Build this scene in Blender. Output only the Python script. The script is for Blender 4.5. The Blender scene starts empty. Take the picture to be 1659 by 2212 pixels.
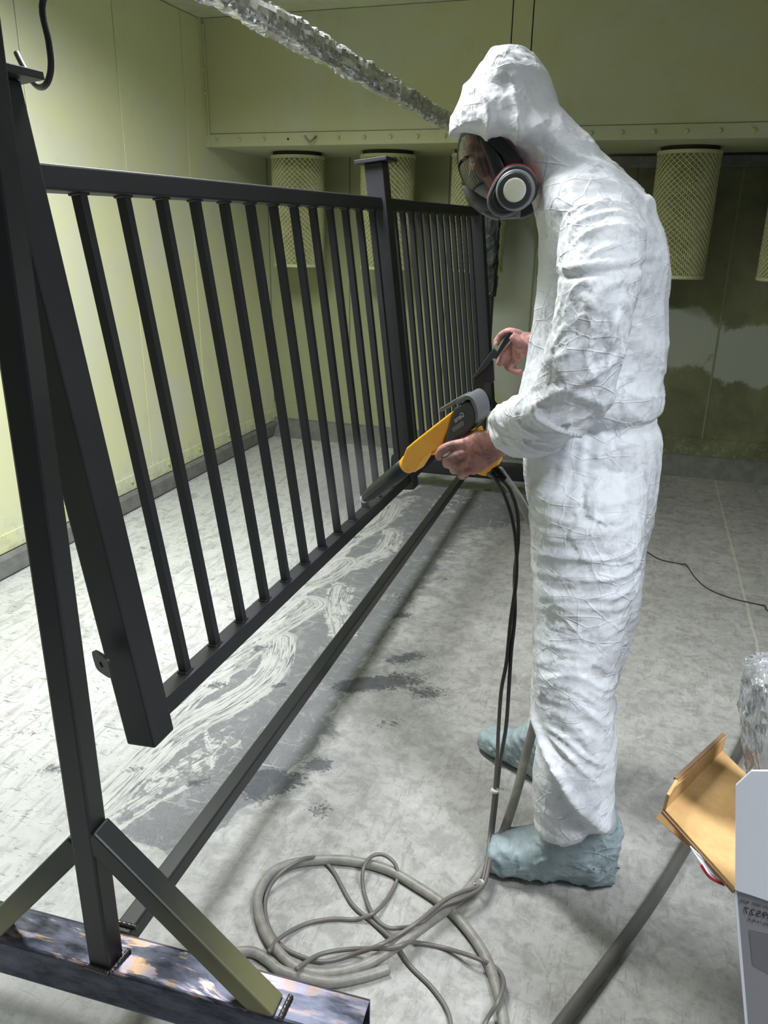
import bpy, bmesh, math, random
import numpy as np
from mathutils import Vector, Matrix, noise as mn
random.seed(4); np.random.seed(4)
scn = bpy.context.scene
COL = scn.collection

# ------------------------------------------------------------------ camera
F_PX, CX, CY = 1690., 829.5, 1106.
def _d(x, y):
    v = np.array([x-CX, y-CY, F_PX], float); return v/np.linalg.norm(v)
_up = -_d(755, 5796)
_yy = _d(1410, 485); _yy = _yy-_up*(_yy@_up); _yy /= np.linalg.norm(_yy)
_xx = np.cross(_yy, _up)
RW = np.array([_xx, _yy, _up])          # camera (right, down, forward) -> world
H = 1.5
CAM = np.array([0., 0., H])
cam_data = bpy.data.cameras.new('camera')
cam_data.sensor_fit = 'VERTICAL'; cam_data.sensor_height = 36.0
cam_data.lens = F_PX/2212*36; cam_data.clip_start = 0.05
cam = bpy.data.objects.new('camera', cam_data); COL.objects.link(cam)
r_, u_, b_ = RW@np.array([1, 0, 0.]), RW@np.array([0, -1., 0]), RW@np.array([0, 0, -1.])
cam.matrix_world = Matrix([[r_[0], u_[0], b_[0], 0], [r_[1], u_[1], b_[1], 0], [r_[2], u_[2], b_[2], H], [0, 0, 0, 1]])
scn.camera = cam

# ------------------------------------------------------------------ world, lights, exposure
w = bpy.data.worlds.new('world'); scn.world = w; w.use_nodes = True
w.node_tree.nodes['Background'].inputs[0].default_value = (0.66, 0.72, 0.80, 1)
w.node_tree.nodes['Background'].inputs[1].default_value = 0.14
scn.view_settings.view_transform = 'Standard'; scn.view_settings.look = 'None'
scn.view_settings.gamma = 1; scn.view_settings.use_curve_mapping = False
scn.view_settings.exposure = 0.13
def area(name, loc, target, sx, sy, power, col):
    l = bpy.data.lights.new(name, 'AREA'); l.shape = 'RECTANGLE'; l.size = sx; l.size_y = sy
    l.energy = power; l.color = col
    o = bpy.data.objects.new(name, l); COL.objects.link(o); o.location = loc
    o.rotation_euler = (Vector(target)-Vector(loc)).to_track_quat('-Z', 'Y').to_euler()
    return o
area('booth_light_front', (0.80, 0.70, 2.58), (0.35, 1.0, 0.0), 0.28, 2.2, 58, (0.92, 0.95, 1.0)).data.spread = math.radians(112)
area('booth_light_left', (-1.45, 2.3, 2.60), (-1.6, 2.45, 0.0), 0.30, 1.9, 102, (0.97, 0.98, 1.0)).data.spread = math.radians(152)

# ------------------------------------------------------------------ helpers
def ray(x, y): return RW@_d(x, y)
def fl(x, y, z=0.): r = ray(x, y); return CAM+r*(z-H)/r[2]
def at(x, y, Y): r = ray(x, y); return CAM+r*Y/r[1]
def atx(x, y, X): r = ray(x, y); return CAM+r*X/r[0]
V = Vector
def link(name, me, mat=None, parent=None, smooth=False):
    o = bpy.data.objects.new(name, me); COL.objects.link(o)
    if mat is not None: me.materials.append(mat)
    if smooth:
        me.polygons.foreach_set('use_smooth', [True]*len(me.polygons))
    if parent is not None: o.parent = parent
    return o
def obj(name, bm, mat=None, parent=None, smooth=False):
    me = bpy.data.meshes.new(name)
    bmesh.ops.recalc_face_normals(bm, faces=bm.faces)
    bm.to_mesh(me); bm.free()
    return link(name, me, mat, parent, smooth)
def tag(o, label, cat=None, group=None):
    o['label'] = label
    if cat: o['category'] = cat
    if group: o['group'] = group
    return o
def thing(name, label, cat, group=None, loc=(0, 0, 0)):
    o = bpy.data.objects.new(name, None); COL.objects.link(o); o.location = loc
    o.empty_display_size = 0.05
    return tag(o, label, cat, group)
def struct(o): o['kind'] = 'structure'; return o
def box(bm, c, ax, ay, az, hx, hy, hz, bev=0.0, seg=2):
    """box centred c with unit axes and half sizes"""
    ax, ay, az = V(ax).normalized(), V(ay).normalized(), V(az).normalized(); c = V(c)
    vs = [bm.verts.new(c+ax*sx*hx+ay*sy*hy+az*sz*hz) for sx in (-1, 1) for sy in (-1, 1) for sz in (-1, 1)]
    fs = []
    for q in ((0, 1, 3, 2), (4, 6, 7, 5), (0, 4, 5, 1), (2, 3, 7, 6), (0, 2, 6, 4), (1, 5, 7, 3)):
        fs.append(bm.faces.new([vs[i] for i in q]))
    if bev > 0:
        bmesh.ops.recalc_face_normals(bm, faces=fs)
        es = set(e for f in fs for e in f.edges)
        bmesh.ops.bevel(bm, geom=list(es), offset=bev, segments=seg, profile=0.5, affect='EDGES')
def wbox(bm, x0, x1, y0, y1, z0, z1, bev=0.0, seg=1):
    box(bm, ((x0+x1)/2, (y0+y1)/2, (z0+z1)/2), (1, 0, 0), (0, 1, 0), (0, 0, 1), (x1-x0)/2, (y1-y0)/2, (z1-z0)/2, bev, seg)
def bar(bm, a, b, side, hw, hh, bev=0.004):
    """square tube from a to b; side = vector roughly along its width"""
    a, b = V(a), V(b); d = (b-a).normalized(); s = V(side); s = (s-d*s.dot(d)).normalized(); n = d.cross(s)
    box(bm, (a+b)/2, d, s, n, (b-a).length/2, hw, hh, bev)
def loft(bm, rings, n=28, p=2.0, caps=True):
    """rings: (centre, vecA, vecB) -> closed skin, superellipse exponent p"""
    R = []
    for c, a, b in rings:
        c, a, b = V(c), V(a), V(b); vs = []
        for i in range(n):
            t = 2*math.pi*i/n; ct, st = math.cos(t), math.sin(t)
            x = math.copysign(abs(ct)**(2/p), ct); y = math.copysign(abs(st)**(2/p), st)
            vs.append(bm.verts.new(c+a*x+b*y))
        R.append(vs)
    for k in range(len(R)-1):
        for i in range(n):
            bm.faces.new((R[k][i], R[k][(i+1) % n], R[k+1][(i+1) % n], R[k+1][i]))
    if caps:
        bm.faces.new(R[0][::-1]); bm.faces.new(R[-1])
def cr(pts, n, closed=False):
    """Catmull-Rom resample"""
    P = [np.array(p, float) for p in pts]; m = len(P); out = []
    segs = m if closed else m-1
    for k in range(segs):
        if closed: p0, p1, p2, p3 = P[(k-1) % m], P[k], P[(k+1) % m], P[(k+2) % m]
        else: p0, p1, p2, p3 = P[max(k-1, 0)], P[k], P[k+1], P[min(k+2, m-1)]
        for j in range(n):
            t = j/n
            out.append(0.5*((2*p1)+(-p0+p2)*t+(2*p0-5*p1+4*p2-p3)*t*t+(-p0+3*p1-3*p2+p3)*t**3))
    if not closed: out.append(P[-1])
    return out
def sweep(bm, pts, r, n=10, sub=6, jit=0.0):
    pts = cr(pts, sub); rings = []; prev = None
    for i, p in enumerate(pts):
        d = V(pts[min(i+1, len(pts)-1)]-pts[max(i-1, 0)])
        if d.length < 1e-9: d = V((0, 0, 1))
        d.normalize()
        if prev is None: a = d.orthogonal().normalized()
        else: a = (prev-d*prev.dot(d)).normalized()
        prev = a; b = d.cross(a); rr = r(i/(len(pts)-1)) if callable(r) else r
        rings.append((V(p), a*rr, b*rr))
    loft(bm, rings, n)
def lathe(bm, a, b, prof, n=28):
    """prof: list of (t along a->b in 0..1, radius)"""
    a, b = V(a), V(b); d = (b-a); dn = d.normalized(); s = dn.orthogonal().normalized(); q = dn.cross(s)
    loft(bm, [(a+d*t, s*r, q*r) for t, r in prof], n)
def slab(bm, poly, th, smooth_n=0, bev=0.0, fn=None):
    """poly of world points (planar-ish), extruded by vector th"""
    P = cr(poly, smooth_n, True) if smooth_n else poly
    th = V(th)
    f = [bm.verts.new(V(p)) for p in P]; g = [bm.verts.new(V(p)+th) for p in P]; n = len(P)
    fs = [bm.faces.new(f), bm.faces.new(g[::-1])]
    e0 = list(fs[0].edges)+list(fs[1].edges)
    for i in range(n): fs.append(bm.faces.new((f[i], g[i], g[(i+1) % n], f[(i+1) % n])))
    if bev:
        bmesh.ops.recalc_face_normals(bm, faces=fs)
        bmesh.ops.bevel(bm, geom=e0, offset=bev, segments=3, profile=0.5, affect='EDGES', clamp_overlap=True)
def ellipsoid(bm, c, a, b, d, u=24, v=16):
    c, a, b, d = V(c), V(a), V(b), V(d); r = bmesh.ops.create_uvsphere(bm, u_segments=u, v_segments=v, radius=1)
    for x in r['verts']:
        co = x.co.copy(); x.co = c+a*co.x+b*co.y+d*co.z
def NB(): return bmesh.new()

# ------------------------------------------------------------------ materials
def S(v): return tuple((c/12.92 if c <= 0.04045 else ((c+0.055)/1.055)**2.4) for c in [k/255 for k in v])+(1,)
class NT:
    def __init__(s, name):
        s.m = bpy.data.materials.new(name); s.m.use_nodes = True; s.t = s.m.node_tree; s.n = s.t.nodes
        s.b = s.n['Principled BSDF']; s.tc = s.n.new('ShaderNodeTexCoord'); s.geo = s.n.new('ShaderNodeNewGeometry')
        s.pos = s.geo.outputs['Position']
    def L(s, a, b): s.t.links.new(a, b)
    def inp(s, node, i, v):
        if hasattr(v, 'is_linked') or isinstance(v, bpy.types.NodeSocket): s.L(v, node.inputs[i])
        else: node.inputs[i].default_value = v
    def mapping(s, v, scale=(1, 1, 1), rot=(0, 0, 0), loc=(0, 0, 0)):
        k = s.n.new('ShaderNodeMapping'); s.L(v, k.inputs[0]); k.inputs['Scale'].default_value = scale
        k.inputs['Rotation'].default_value = rot; k.inputs['Location'].default_value = loc; return k.outputs[0]
    def noise(s, v, scale, detail=4, rough=0.5, dist=0.0, typ=None, out=0):
        k = s.n.new('ShaderNodeTexNoise'); s.L(v, k.inputs['Vector']); k.inputs['Scale'].default_value = scale
        k.inputs['Detail'].default_value = detail; k.inputs['Roughness'].default_value = rough; k.inputs['Distortion'].default_value = dist
        if typ: k.noise_type = typ
        return k.outputs[out]
    def vor(s, v, scale, feat='F1', out='Distance'):
        k = s.n.new('ShaderNodeTexVoronoi'); k.feature = feat; s.L(v, k.inputs['Vector']); k.inputs['Scale'].default_value = scale
        return k.outputs[out]
    def math(s, op, a, b=0.0, c=None, clamp=False):
        k = s.n.new('ShaderNodeMath'); k.operation = op; k.use_clamp = clamp; s.inp(k, 0, a); s.inp(k, 1, b)
        if c is not None: s.inp(k, 2, c)
        return k.outputs[0]
    def ramp(s, v, lo, hi, a=0.0, b=1.0):
        k = s.n.new('ShaderNodeMapRange'); s.L(v, k.inputs[0]); k.interpolation_type = 'SMOOTHSTEP'
        for i, x in zip((1, 2, 3, 4), (lo, hi, a, b)): k.inputs[i].default_value = x
        return k.outputs[0]
    def mix(s, f, a, b, mode='MIX'):
        k = s.n.new('ShaderNodeMix'); k.data_type = 'RGBA'; k.blend_type = mode
        s.inp(k, 0, f); s.inp(k, 6, a); s.inp(k, 7, b); return k.outputs[2]
    def bump(s, h, strength=0.3, dist=0.01, nrm=None):
        k = s.n.new('ShaderNodeBump'); s.L(h, k.inputs['Height']); k.inputs['Strength'].default_value = strength
        k.inputs['Distance'].default_value = dist
        if nrm is not None: s.L(nrm, k.inputs['Normal'])
        return k.outputs[0]
    def attr(s, name, out='Fac'):
        k = s.n.new('ShaderNodeAttribute'); k.attribute_name = name; return k.outputs[out]
    def fin(s, col=None, rough=0.5, metal=0.0, nrm=None, spec=0.5):
        if col is not None: s.inp(s.b, 'Base Color', col)
        s.inp(s.b, 'Roughness', rough); s.inp(s.b, 'Metallic', metal); s.inp(s.b, 'Specular IOR Level', spec)
        if nrm is not None: s.L(nrm, s.b.inputs['Normal'])
        return s.m
    def sep(s, v):
        k = s.n.new('ShaderNodeSeparateXYZ'); s.L(v, k.inputs[0]); return k.outputs
def plain(name, rgb, rough=0.5, metal=0.0, bump=0.0, bs=200., var=0.0, spec=0.5):
    t = NT(name); col = S(rgb)
    c = col
    if var:
        n = t.noise(t.pos, 14, 5, 0.6)
        c = t.mix(t.ramp(n, 0.35, 0.65), tuple(k*(1-var) for k in col[:3])+(1,), tuple(min(1, k*(1+var)) for k in col[:3])+(1,))
    nr = t.bump(t.noise(t.pos, bs, 3), bump, 0.002) if bump else None
    return t.fin(c, rough, metal, nr, spec)

# booth panels: powder-dusted yellow green enamel
def booth_mat(name, rgb, dust, dust_amt, dirt=0.25):
    t = NT(name); x, y, z = t.sep(t.pos)[:3]
    n1 = t.noise(t.pos, 1.3, 6, 0.6, 0.6); n2 = t.noise(t.pos, 7, 8, 0.65)
    c = t.mix(t.ramp(n1, 0.42, 0.62), S(rgb), S(dust))
    c = t.mix(t.math('MULTIPLY', t.ramp(n2, 0.5, 0.75), dirt), c, S((150, 152, 118)))
    streak = t.noise(t.mapping(t.pos, (9, 9, 0.7)), 2.0, 5, 0.6)
    c = t.mix(t.math('MULTIPLY', t.ramp(streak, 0.52, 0.7), dust_amt), c, S(dust))
    # caked powder low on the wall
    lo = t.ramp(z, 0.0, 0.34, 1.0, 0.0)
    crust = t.math('MULTIPLY', lo, t.ramp(t.noise(t.pos, 18, 8, 0.7), 0.46, 0.56))
    c = t.mix(t.math('MULTIPLY', crust, 0.55), c, S((176, 184, 158)))
    h = t.math('ADD', n2, t.math('MULTIPLY', crust, 0.4))
    return t.fin(c, 0.55, 0, t.bump(h, 0.25, 0.006), 0.35), t
M = {}
M['wall'], _ = booth_mat('booth_wall_enamel', (228, 231, 184), (226, 228, 200), 0.35, 0.10)
M['plenum'], _ = booth_mat('plenum_enamel', (188, 190, 146), (190, 194, 166), 0.3, 0.22)
t = NT('back_wall_enamel'); x, y, z = t.sep(t.pos)[:3]
n1 = t.noise(t.pos, 3.0, 8, 0.65, 0.4); n2 = t.noise(t.pos, 16, 8, 0.7)
c = t.mix(t.ramp(n1, 0.35, 0.7), S((126, 130, 96)), S((98, 102, 78)))
# whitish washed patches where old powder was knocked off
def blob(t, x, z, cx, cz, rx, rz, nn, amp=0.5):
    dx = t.math('DIVIDE', t.math('SUBTRACT', x, cx), rx); dz = t.math('DIVIDE', t.math('SUBTRACT', z, cz), rz)
    d = t.math('SQRT', t.math('ADD', t.math('MULTIPLY', dx, dx), t.math('MULTIPLY', dz, dz)))
    d = t.math('ADD', d, t.math('MULTIPLY', t.math('SUBTRACT', nn, 0.5), amp*2))
    return t.ramp(d, 0.85, 1.05, 1.0, 0.0)
nn = t.noise(t.pos, 5.5, 8, 0.7)
wm = t.math('MAXIMUM', blob(t, x, z, 0.28, 0.88, 0.26, 0.20, nn), blob(t, x, z, 0.66, 0.78, 0.26, 0.20, nn, 0.7))
wm = t.math('MAXIMUM', wm, blob(t, x, z, -0.83, 0.98, 0.16, 0.62, nn, 0.1))
c = t.mix(t.ramp(t.math('ADD', x, t.math('MULTIPLY', nn, .25)), -0.70, -0.50, 0.85, 0.0), c, S((178, 182, 142)))  # left part paler: dust, with its lit look put into the colour
c = t.mix(t.math('MULTIPLY', wm, 0.8), c, S((176, 182, 170)))
lo = t.ramp(z, 0.05, 0.36, 1.0, 0.0)
crust = t.math('MULTIPLY', lo, t.ramp(t.noise(t.pos, 22, 9, 0.75), 0.5, 0.58))
c = t.mix(t.math('MULTIPLY', crust, 0.45), c, S((176, 182, 156)))
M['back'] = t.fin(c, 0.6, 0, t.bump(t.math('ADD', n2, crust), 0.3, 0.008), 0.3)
M['ceiling'] = plain('ceiling_enamel', (200, 204, 176), 0.6, var=0.06)
M['kick'] = plain('floor_sealant', (120, 122, 118), 0.8, 0, 0.4, 60, 0.15)
M['seam'] = plain('seam_caulk', (132, 134, 108), 0.7)
M['bolt'] = plain('painted_bolt', (190, 194, 140), 0.45)
M['media'] = plain('filter_pleats', (196, 198, 150), 0.9, var=0.1)
M['mesh'] = plain('dusty_expanded_steel', (214, 216, 170), 0.7)
M['gasket'] = plain('filter_end_ring', (205, 208, 160), 0.6)
M['shadowgap'] = plain('filter_gasket_rubber', (52, 54, 40), 0.8)

# charcoal uncured powder coat
def powder(name, rgb, rough=0.55, spec=0.4):
    t = NT(name)
    n = t.noise(t.pos, 6, 4, 0.6); c = t.mix(t.ramp(n, 0.3, 0.7), S(rgb), S([min(255, k*1.18) for k in rgb]))
    return t.fin(c, rough, 0, t.bump(t.noise(t.pos, 900, 2), 0.12, 0.001), spec)
M['powder'] = powder('charcoal_powder_coat', (32, 33, 37), 0.5, 0.5)
M['rack'] = powder('sooty_black_paint', (28, 29, 31), 0.38, 0.5)
# oversprayed brace: dark at the top to greenish overspray
t = NT('oversprayed_brace'); x, y, z = t.sep(t.pos)[:3]
n = t.noise(t.pos, 9, 6, 0.6)
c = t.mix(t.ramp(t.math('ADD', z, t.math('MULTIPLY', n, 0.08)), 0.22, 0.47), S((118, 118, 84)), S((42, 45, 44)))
M['brace'] = t.fin(c, 0.42, 0.1, t.bump(t.noise(t.pos, 300, 3), 0.15, 0.001), 0.5)
# bare mill-scale steel with ground heat-tinted spots
ZT_ = .20
t = NT('mill_scale_steel'); x, y, z = t.sep(t.pos)[:3]
n = t.noise(t.mapping(t.pos, (1, 3, 3)), 12, 8, 0.65); n2 = t.noise(t.mapping(t.pos, (1, 4, 2)), 5, 6, 0.6, 0.5)
c = t.mix(t.ramp(n, 0.3, 0.7), S((46, 49, 60)), S((98, 102, 118)))
gr = t.math('MULTIPLY', t.ramp(n2, 0.50, 0.56), t.ramp(t.math('ABSOLUTE', t.math('ADD', x, .80)), .10, .42, 1.0, .25))
gr = t.math('MULTIPLY', gr, t.ramp(z, ZT_-.004, ZT_-.001))
hue = t.mix(t.ramp(t.noise(t.pos, 30, 4), 0.35, 0.65), S((206, 170, 132)), S((176, 172, 196)))
c = t.mix(t.math('MULTIPLY', gr, 0.85), c, hue)
M['mill'] = t.fin(c, t.ramp(n, 0.3, 0.7, 0.24, 0.42), 0.75, t.bump(n, 0.12, 0.003), 0.5)
M['weld'] = plain('weld_bead', (92, 88, 88), 0.3, 0.8, 0.5, 120)
M['foil'] = None
t = NT('aluminium_foil'); n = t.noise(t.pos, 60, 2, 0.5)
M['foil'] = t.fin(S((232, 233, 236)), 0.27, 0.84, t.bump(n, 0.2, 0.002), 0.5)
M['oldfoil'] = plain('grey_dusty_foil', (72, 76, 76), 0.45, 0.6, 0.8, 60, 0.3)
M['rubberwheel'] = plain('green_caster_tyre', (84, 100, 88), 0.6)
M['steel'] = plain('caster_steel', (120, 124, 122), 0.4, 0.8)

# suit fabric: flash-spun polyethylene with hard crumples
def facets(t, P, scale, stretch=(1, 1, 1), rot=(0, 0, 0)):
    # flat tilted facets with hard edges, like crushed paper
    q = t.mapping(P, tuple(scale*k for k in stretch), rot)
    wq = t.n.new('ShaderNodeVectorMath'); wq.operation = 'ADD'; nz = t.noise(q, 0.7, 3, 0.5, out=1); t.L(q, wq.inputs[0])
    ws = t.n.new('ShaderNodeVectorMath'); ws.operation = 'SCALE'; t.L(nz, ws.inputs[0]); ws.inputs['Scale'].default_value = .45; t.L(ws.outputs[0], wq.inputs[1])
    k = t.n.new('ShaderNodeTexVoronoi'); k.inputs['Scale'].default_value = 1.0; t.L(wq.outputs[0], k.inputs['Vector'])
    sb_ = t.n.new('ShaderNodeVectorMath'); sb_.operation = 'SUBTRACT'; t.L(wq.outputs[0], sb_.inputs[0]); t.L(k.outputs['Position'], sb_.inputs[1])
    cc = t.n.new('ShaderNodeVectorMath'); cc.operation = 'SUBTRACT'; t.L(k.outputs['Color'], cc.inputs[0]); cc.inputs[1].default_value = (.5, .5, .5)
    dt = t.n.new('ShaderNodeVectorMath'); dt.operation = 'DOT_PRODUCT'; t.L(sb_.outputs[0], dt.inputs[0]); t.L(cc.outputs[0], dt.inputs[1])
    return dt.outputs['Value']
def suit_mat(name, rgb, dirt):
    t = NT(name); P = t.tc.outputs['Object']
    f1 = facets(t, P, 13, (1, 1, 1.5), (0, .6, 0)); f2 = facets(t, P, 30, (1, 1, .6), (.3, -.7, 0)); f3 = facets(t, P, 70, (1, 1, 1.7), (.1, .4, 0))
    def lines(sc, st, ro, w):
        q = t.mapping(P, st, ro); nz = t.noise(q, 6, 2, 0.5, out=1)
        wq = t.n.new('ShaderNodeVectorMath'); wq.operation = 'MULTIPLY_ADD'; t.L(nz, wq.inputs[0]); wq.inputs[1].default_value = (.035, .035, .035); t.L(q, wq.inputs[2])
        return t.ramp(t.vor(wq.outputs[0], sc, 'DISTANCE_TO_EDGE'), 0.0, w, 1.0, 0.0)
    l1 = lines(11, (1, 1, 2.2), (0, .55, 0), .05); l2 = lines(19, (1, 1, .5), (0, -.5, .2), .05)
    msk = t.ramp(t.noise(P, 6, 3, 0.5), 0.38, 0.6)
    fine = t.noise(t.mapping(P, (1, 1, 2.5)), 240, 3, 0.6)
    nr = t.bump(f1, 0.5, 0.030); nr = t.bump(f2, 0.42, 0.014, nr); nr = t.bump(f3, 0.35, 0.006, nr)
    nr = t.bump(t.math('MULTIPLY', l1, msk), 0.42, 0.0028, nr); nr = t.bump(t.math('MULTIPLY', l2, msk), 0.38, 0.0020, nr); nr = t.bump(fine, 0.10, 0.0008, nr)
    c = t.mix(t.ramp(t.noise(P, 5, 5, 0.6), 0.35, 0.7), S(rgb), S([k*0.965 for k in rgb]))
    dm = t.math('MULTIPLY', t.attr('dirt'), t.ramp(t.noise(P, 26, 8, 0.72, 0.8), 0.47, 0.68))
    c = t.mix(t.math('MULTIPLY', dm, dirt), c, S((120, 122, 132)))
    return t.fin(c, 0.5, 0, nr, 0.4)
M['suit'] = suit_mat('white_coverall_fabric', (222, 226, 232), 0.6)
M['boot'] = suit_mat('grey_boot_cover_fabric', (158, 175, 180), 0.8)
t = NT('skin'); P = t.tc.outputs['Object']
n = t.noise(P, 38, 6, 0.6); soot = t.ramp(t.noise(P, 30, 7, 0.7, 0.5), 0.44, 0.62)
c = t.mix(t.ramp(n, 0.3, 0.7), S((196, 148, 136)), S((178, 126, 120)))
c = t.mix(t.math('MULTIPLY', soot, 0.6), c, S((92, 74, 74)))
t.b.inputs['Subsurface Weight'].default_value = 0.08; t.b.inputs['Subsurface Radius'].default_value = (0.01, 0.004, 0.002)
M['skin'] = t.fin(c, 0.5, 0, t.bump(t.noise(P, 160, 5, 0.6), 0.3, 0.002), 0.4)
M['nail'] = plain('finger_nail', (206, 170, 160), 0.3)
M['hair'] = plain('dark_brow', (50, 38, 34), 0.8)
M['eye'] = plain('eye_white', (190, 186, 184), 0.2)
M['rubber'] = plain('black_rubber', (26, 27, 30), 0.5)
M['plastic'] = plain('dark_grey_plastic', (48, 50, 54), 0.42, 0, 0.15, 300)
M['greyplastic'] = plain('mid_grey_plastic', (122, 125, 130), 0.35)
M['red'] = plain('red_band', (186, 46, 58), 0.45)
M['pad'] = plain('white_filter_pad', (206, 208, 190), 0.9, 0, 0.3, 250, 0.05)
M['chrome'] = plain('clear_valve_ring', (190, 196, 200), 0.12, 0.9)
t = NT('clear_visor'); gl = t.n.new('ShaderNodeBsdfGlossy'); gl.inputs['Roughness'].default_value = 0.05
tr = t.n.new('ShaderNodeBsdfTransparent'); tr.inputs[0].default_value = (0.86, 0.88, 0.86, 1)
fr = t.n.new('ShaderNodeFresnel'); fr.inputs[0].default_value = 1.5; mx = t.n.new('ShaderNodeMixShader')
t.L(t.math('ADD', fr.outputs[0], 0.05), mx.inputs[0]); t.L(tr.outputs[0], mx.inputs[1]); t.L(gl.outputs[0], mx.inputs[2])
t.L(mx.outputs[0], t.n['Material Output'].inputs[0]); M['visor'] = t.m
t = NT('clear_plastic_film'); gl = t.n.new('ShaderNodeBsdfGlossy'); gl.inputs['Roughness'].default_value = 0.16
tr = t.n.new('ShaderNodeBsdfTransparent'); tr.inputs[0].default_value = (0.93, 0.95, 0.95, 1)
df = t.n.new('ShaderNodeBsdfDiffuse'); df.inputs[0].default_value = (0.75, 0.78, 0.82, 1)
mx = t.n.new('ShaderNodeMixShader'); mx2 = t.n.new('ShaderNodeMixShader'); mx2.inputs[0].default_value = 0.30
t.L(tr.outputs[0], mx2.inputs[1]); t.L(df.outputs[0], mx2.inputs[2])
fr = t.n.new('ShaderNodeFresnel'); t.L(t.math('ADD', t.math('MULTIPLY', fr.outputs[0], 1.0), 0.08), mx.inputs[0])
t.L(mx2.outputs[0], mx.inputs[1]); t.L(gl.outputs[0], mx.inputs[2]); t.L(mx.outputs[0], t.n['Material Output'].inputs[0])
nb = t.bump(t.noise(t.pos, 30, 4, 0.6, 1.0, 'RIDGED_MULTIFRACTAL'), 0.9, 0.01); t.L(nb, gl.inputs['Normal'])
M['film'] = t.m
M['yellow'] = plain('yellow_plastic', (250, 176, 20), 0.38, 0, 0.12, 250, 0.05)
M['gunblack'] = plain('gun_black_plastic', (34, 36, 40), 0.38, 0, 0.15, 300)
M['gungrey'] = plain('gun_grey_trim', (98, 101, 106), 0.4)
M['gunbarrel'] = plain('gun_barrel_sleeve', (28, 36, 38), 0.4)
M['print'] = plain('silver_print', (176, 180, 186), 0.4)
M['nozzle'] = plain('white_nozzle', (210, 214, 220), 0.4)
t = NT('grey_hose'); n = t.noise(t.pos, 40, 5, 0.6)
M['hose'] = t.fin(t.mix(t.ramp(n, 0.35, 0.65), S((128, 126, 121)), S((146, 144, 138))), 0.42, 0, None, 0.45)
M['hosedark'] = plain('dark_grey_hose', (92, 90, 88), 0.4, 0, 0, 200, 0.08)
t = NT('cable_dusty_where_it_lies'); x, y, z = t.sep(t.pos)[:3]
M['cable'] = t.fin(t.mix(t.ramp(z, .12, .55), S((108, 105, 102)), S((44, 42, 41))), 0.4)
M['cabledark'] = plain('dark_cable', (40, 38, 38), 0.45)
M['wire'] = plain('thin_dark_wire', (58, 50, 50), 0.6)
M['tie'] = plain('white_cable_tie', (206, 204, 196), 0.5)
t = NT('kraft_cardboard'); n = t.noise(t.mapping(t.pos, (1, 1.3, 1)), 30, 6, 0.7)
M['kraft'] = t.fin(t.mix(t.ramp(n, 0.3, 0.7), S((196, 162, 112)), S((184, 148, 100))), 0.8, 0, None, 0.2)
M['kraftedge'] = plain('cardboard_edge', (132, 104, 80), 0.9, 0, 0.6, 400)
M['white'] = plain('white_coated_board', (222, 226, 236), 0.5, 0, 0.05, 60)
M['printgrey'] = plain('printed_box_side', (122, 122, 128), 0.45)
M['printdark'] = plain('printed_dark_patch', (96, 96, 104), 0.45)
M['ink'] = plain('black_ink', (22, 22, 24), 0.6)

# ------------------------------------------------------------------ floor with powder drifts
def seg_dist(X, Y, pts):
    """distance to polyline, arc param, signed side"""
    best = np.full(X.shape, 1e9); arc = np.zeros(X.shape); acc = 0.
    for (a, b) in zip(pts[:-1], pts[1:]):
        dx, dy = b[0]-a[0], b[1]-a[1]; L = math.hypot(dx, dy)+1e-9
        tt = np.clip(((X-a[0])*dx+(Y-a[1])*dy)/L/L, 0, 1)
        px, py = a[0]+tt*dx, a[1]+tt*dy; d = np.hypot(X-px, Y-py)
        sg = np.sign(dx*(Y-a[1])-dy*(X-a[0]))
        m = d < np.abs(best); best = np.where(m, d*sg, best); arc = np.where(m, acc+tt*L, arc); acc += L
    return best, arc
def in_poly(X, Y, P):
    ins = np.zeros(X.shape, bool); n = len(P)
    for i in range(n):
        x1, y1 = P[i][:2]; x2, y2 = P[(i+1) % n][:2]
        c = ((y1 > Y) != (y2 > Y)) & (X < (x2-x1)*(Y-y1)/(y2-y1+1e-12)+x1); ins ^= c
    d, _ = seg_dist(X, Y, [p[:2] for p in P]+[P[0][:2]])
    return np.where(ins, np.abs(d), -np.abs(d))
def axis(a, b, lo, hi, st, big):
    return np.concatenate([np.arange(a, lo, big), np.arange(lo, hi, st), np.arange(hi, b+big, big)])
gx = axis(-2.64, 3.0, -1.75, 0.25, 0.010, 0.35); gy = axis(-1.2, 5.5, 0.95, 4.4, 0.012, 0.3)
GX, GY = np.meshgrid(gx, gy); nx_, ny_ = len(gx), len(gy)
fp = lambda L_: [fl(*p)[:2] for p in L_]
dark_poly = fp([(225, 1700), (370, 1560), (470, 1470), (590, 1360), (660, 1290), (740, 1210), (800, 1140), (850, 1075), (930, 1045), (1130, 1060), (1150, 1120),
                (1010, 1150), (930, 1230), (860, 1330), (790, 1420), (735, 1510), (690, 1600), (600, 1690), (480, 1790), (380, 1850), (260, 1800)])
dk = in_poly(GX, GY, dark_poly)
dark = 1/(1+np.exp(-dk/np.where(GX > -.80, .060, .018)))
def addgauss(A, px, rx, ry, ang, amp):
    c = fl(*px); dx, dy = GX-c[0], GY-c[1]; ca, sa = math.cos(ang), math.sin(ang)
    u, v = (dx*ca+dy*sa)/rx, (-dx*sa+dy*ca)/ry; return A+amp*np.exp(-(u*u+v*v))
deep = np.zeros(GX.shape)
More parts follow.
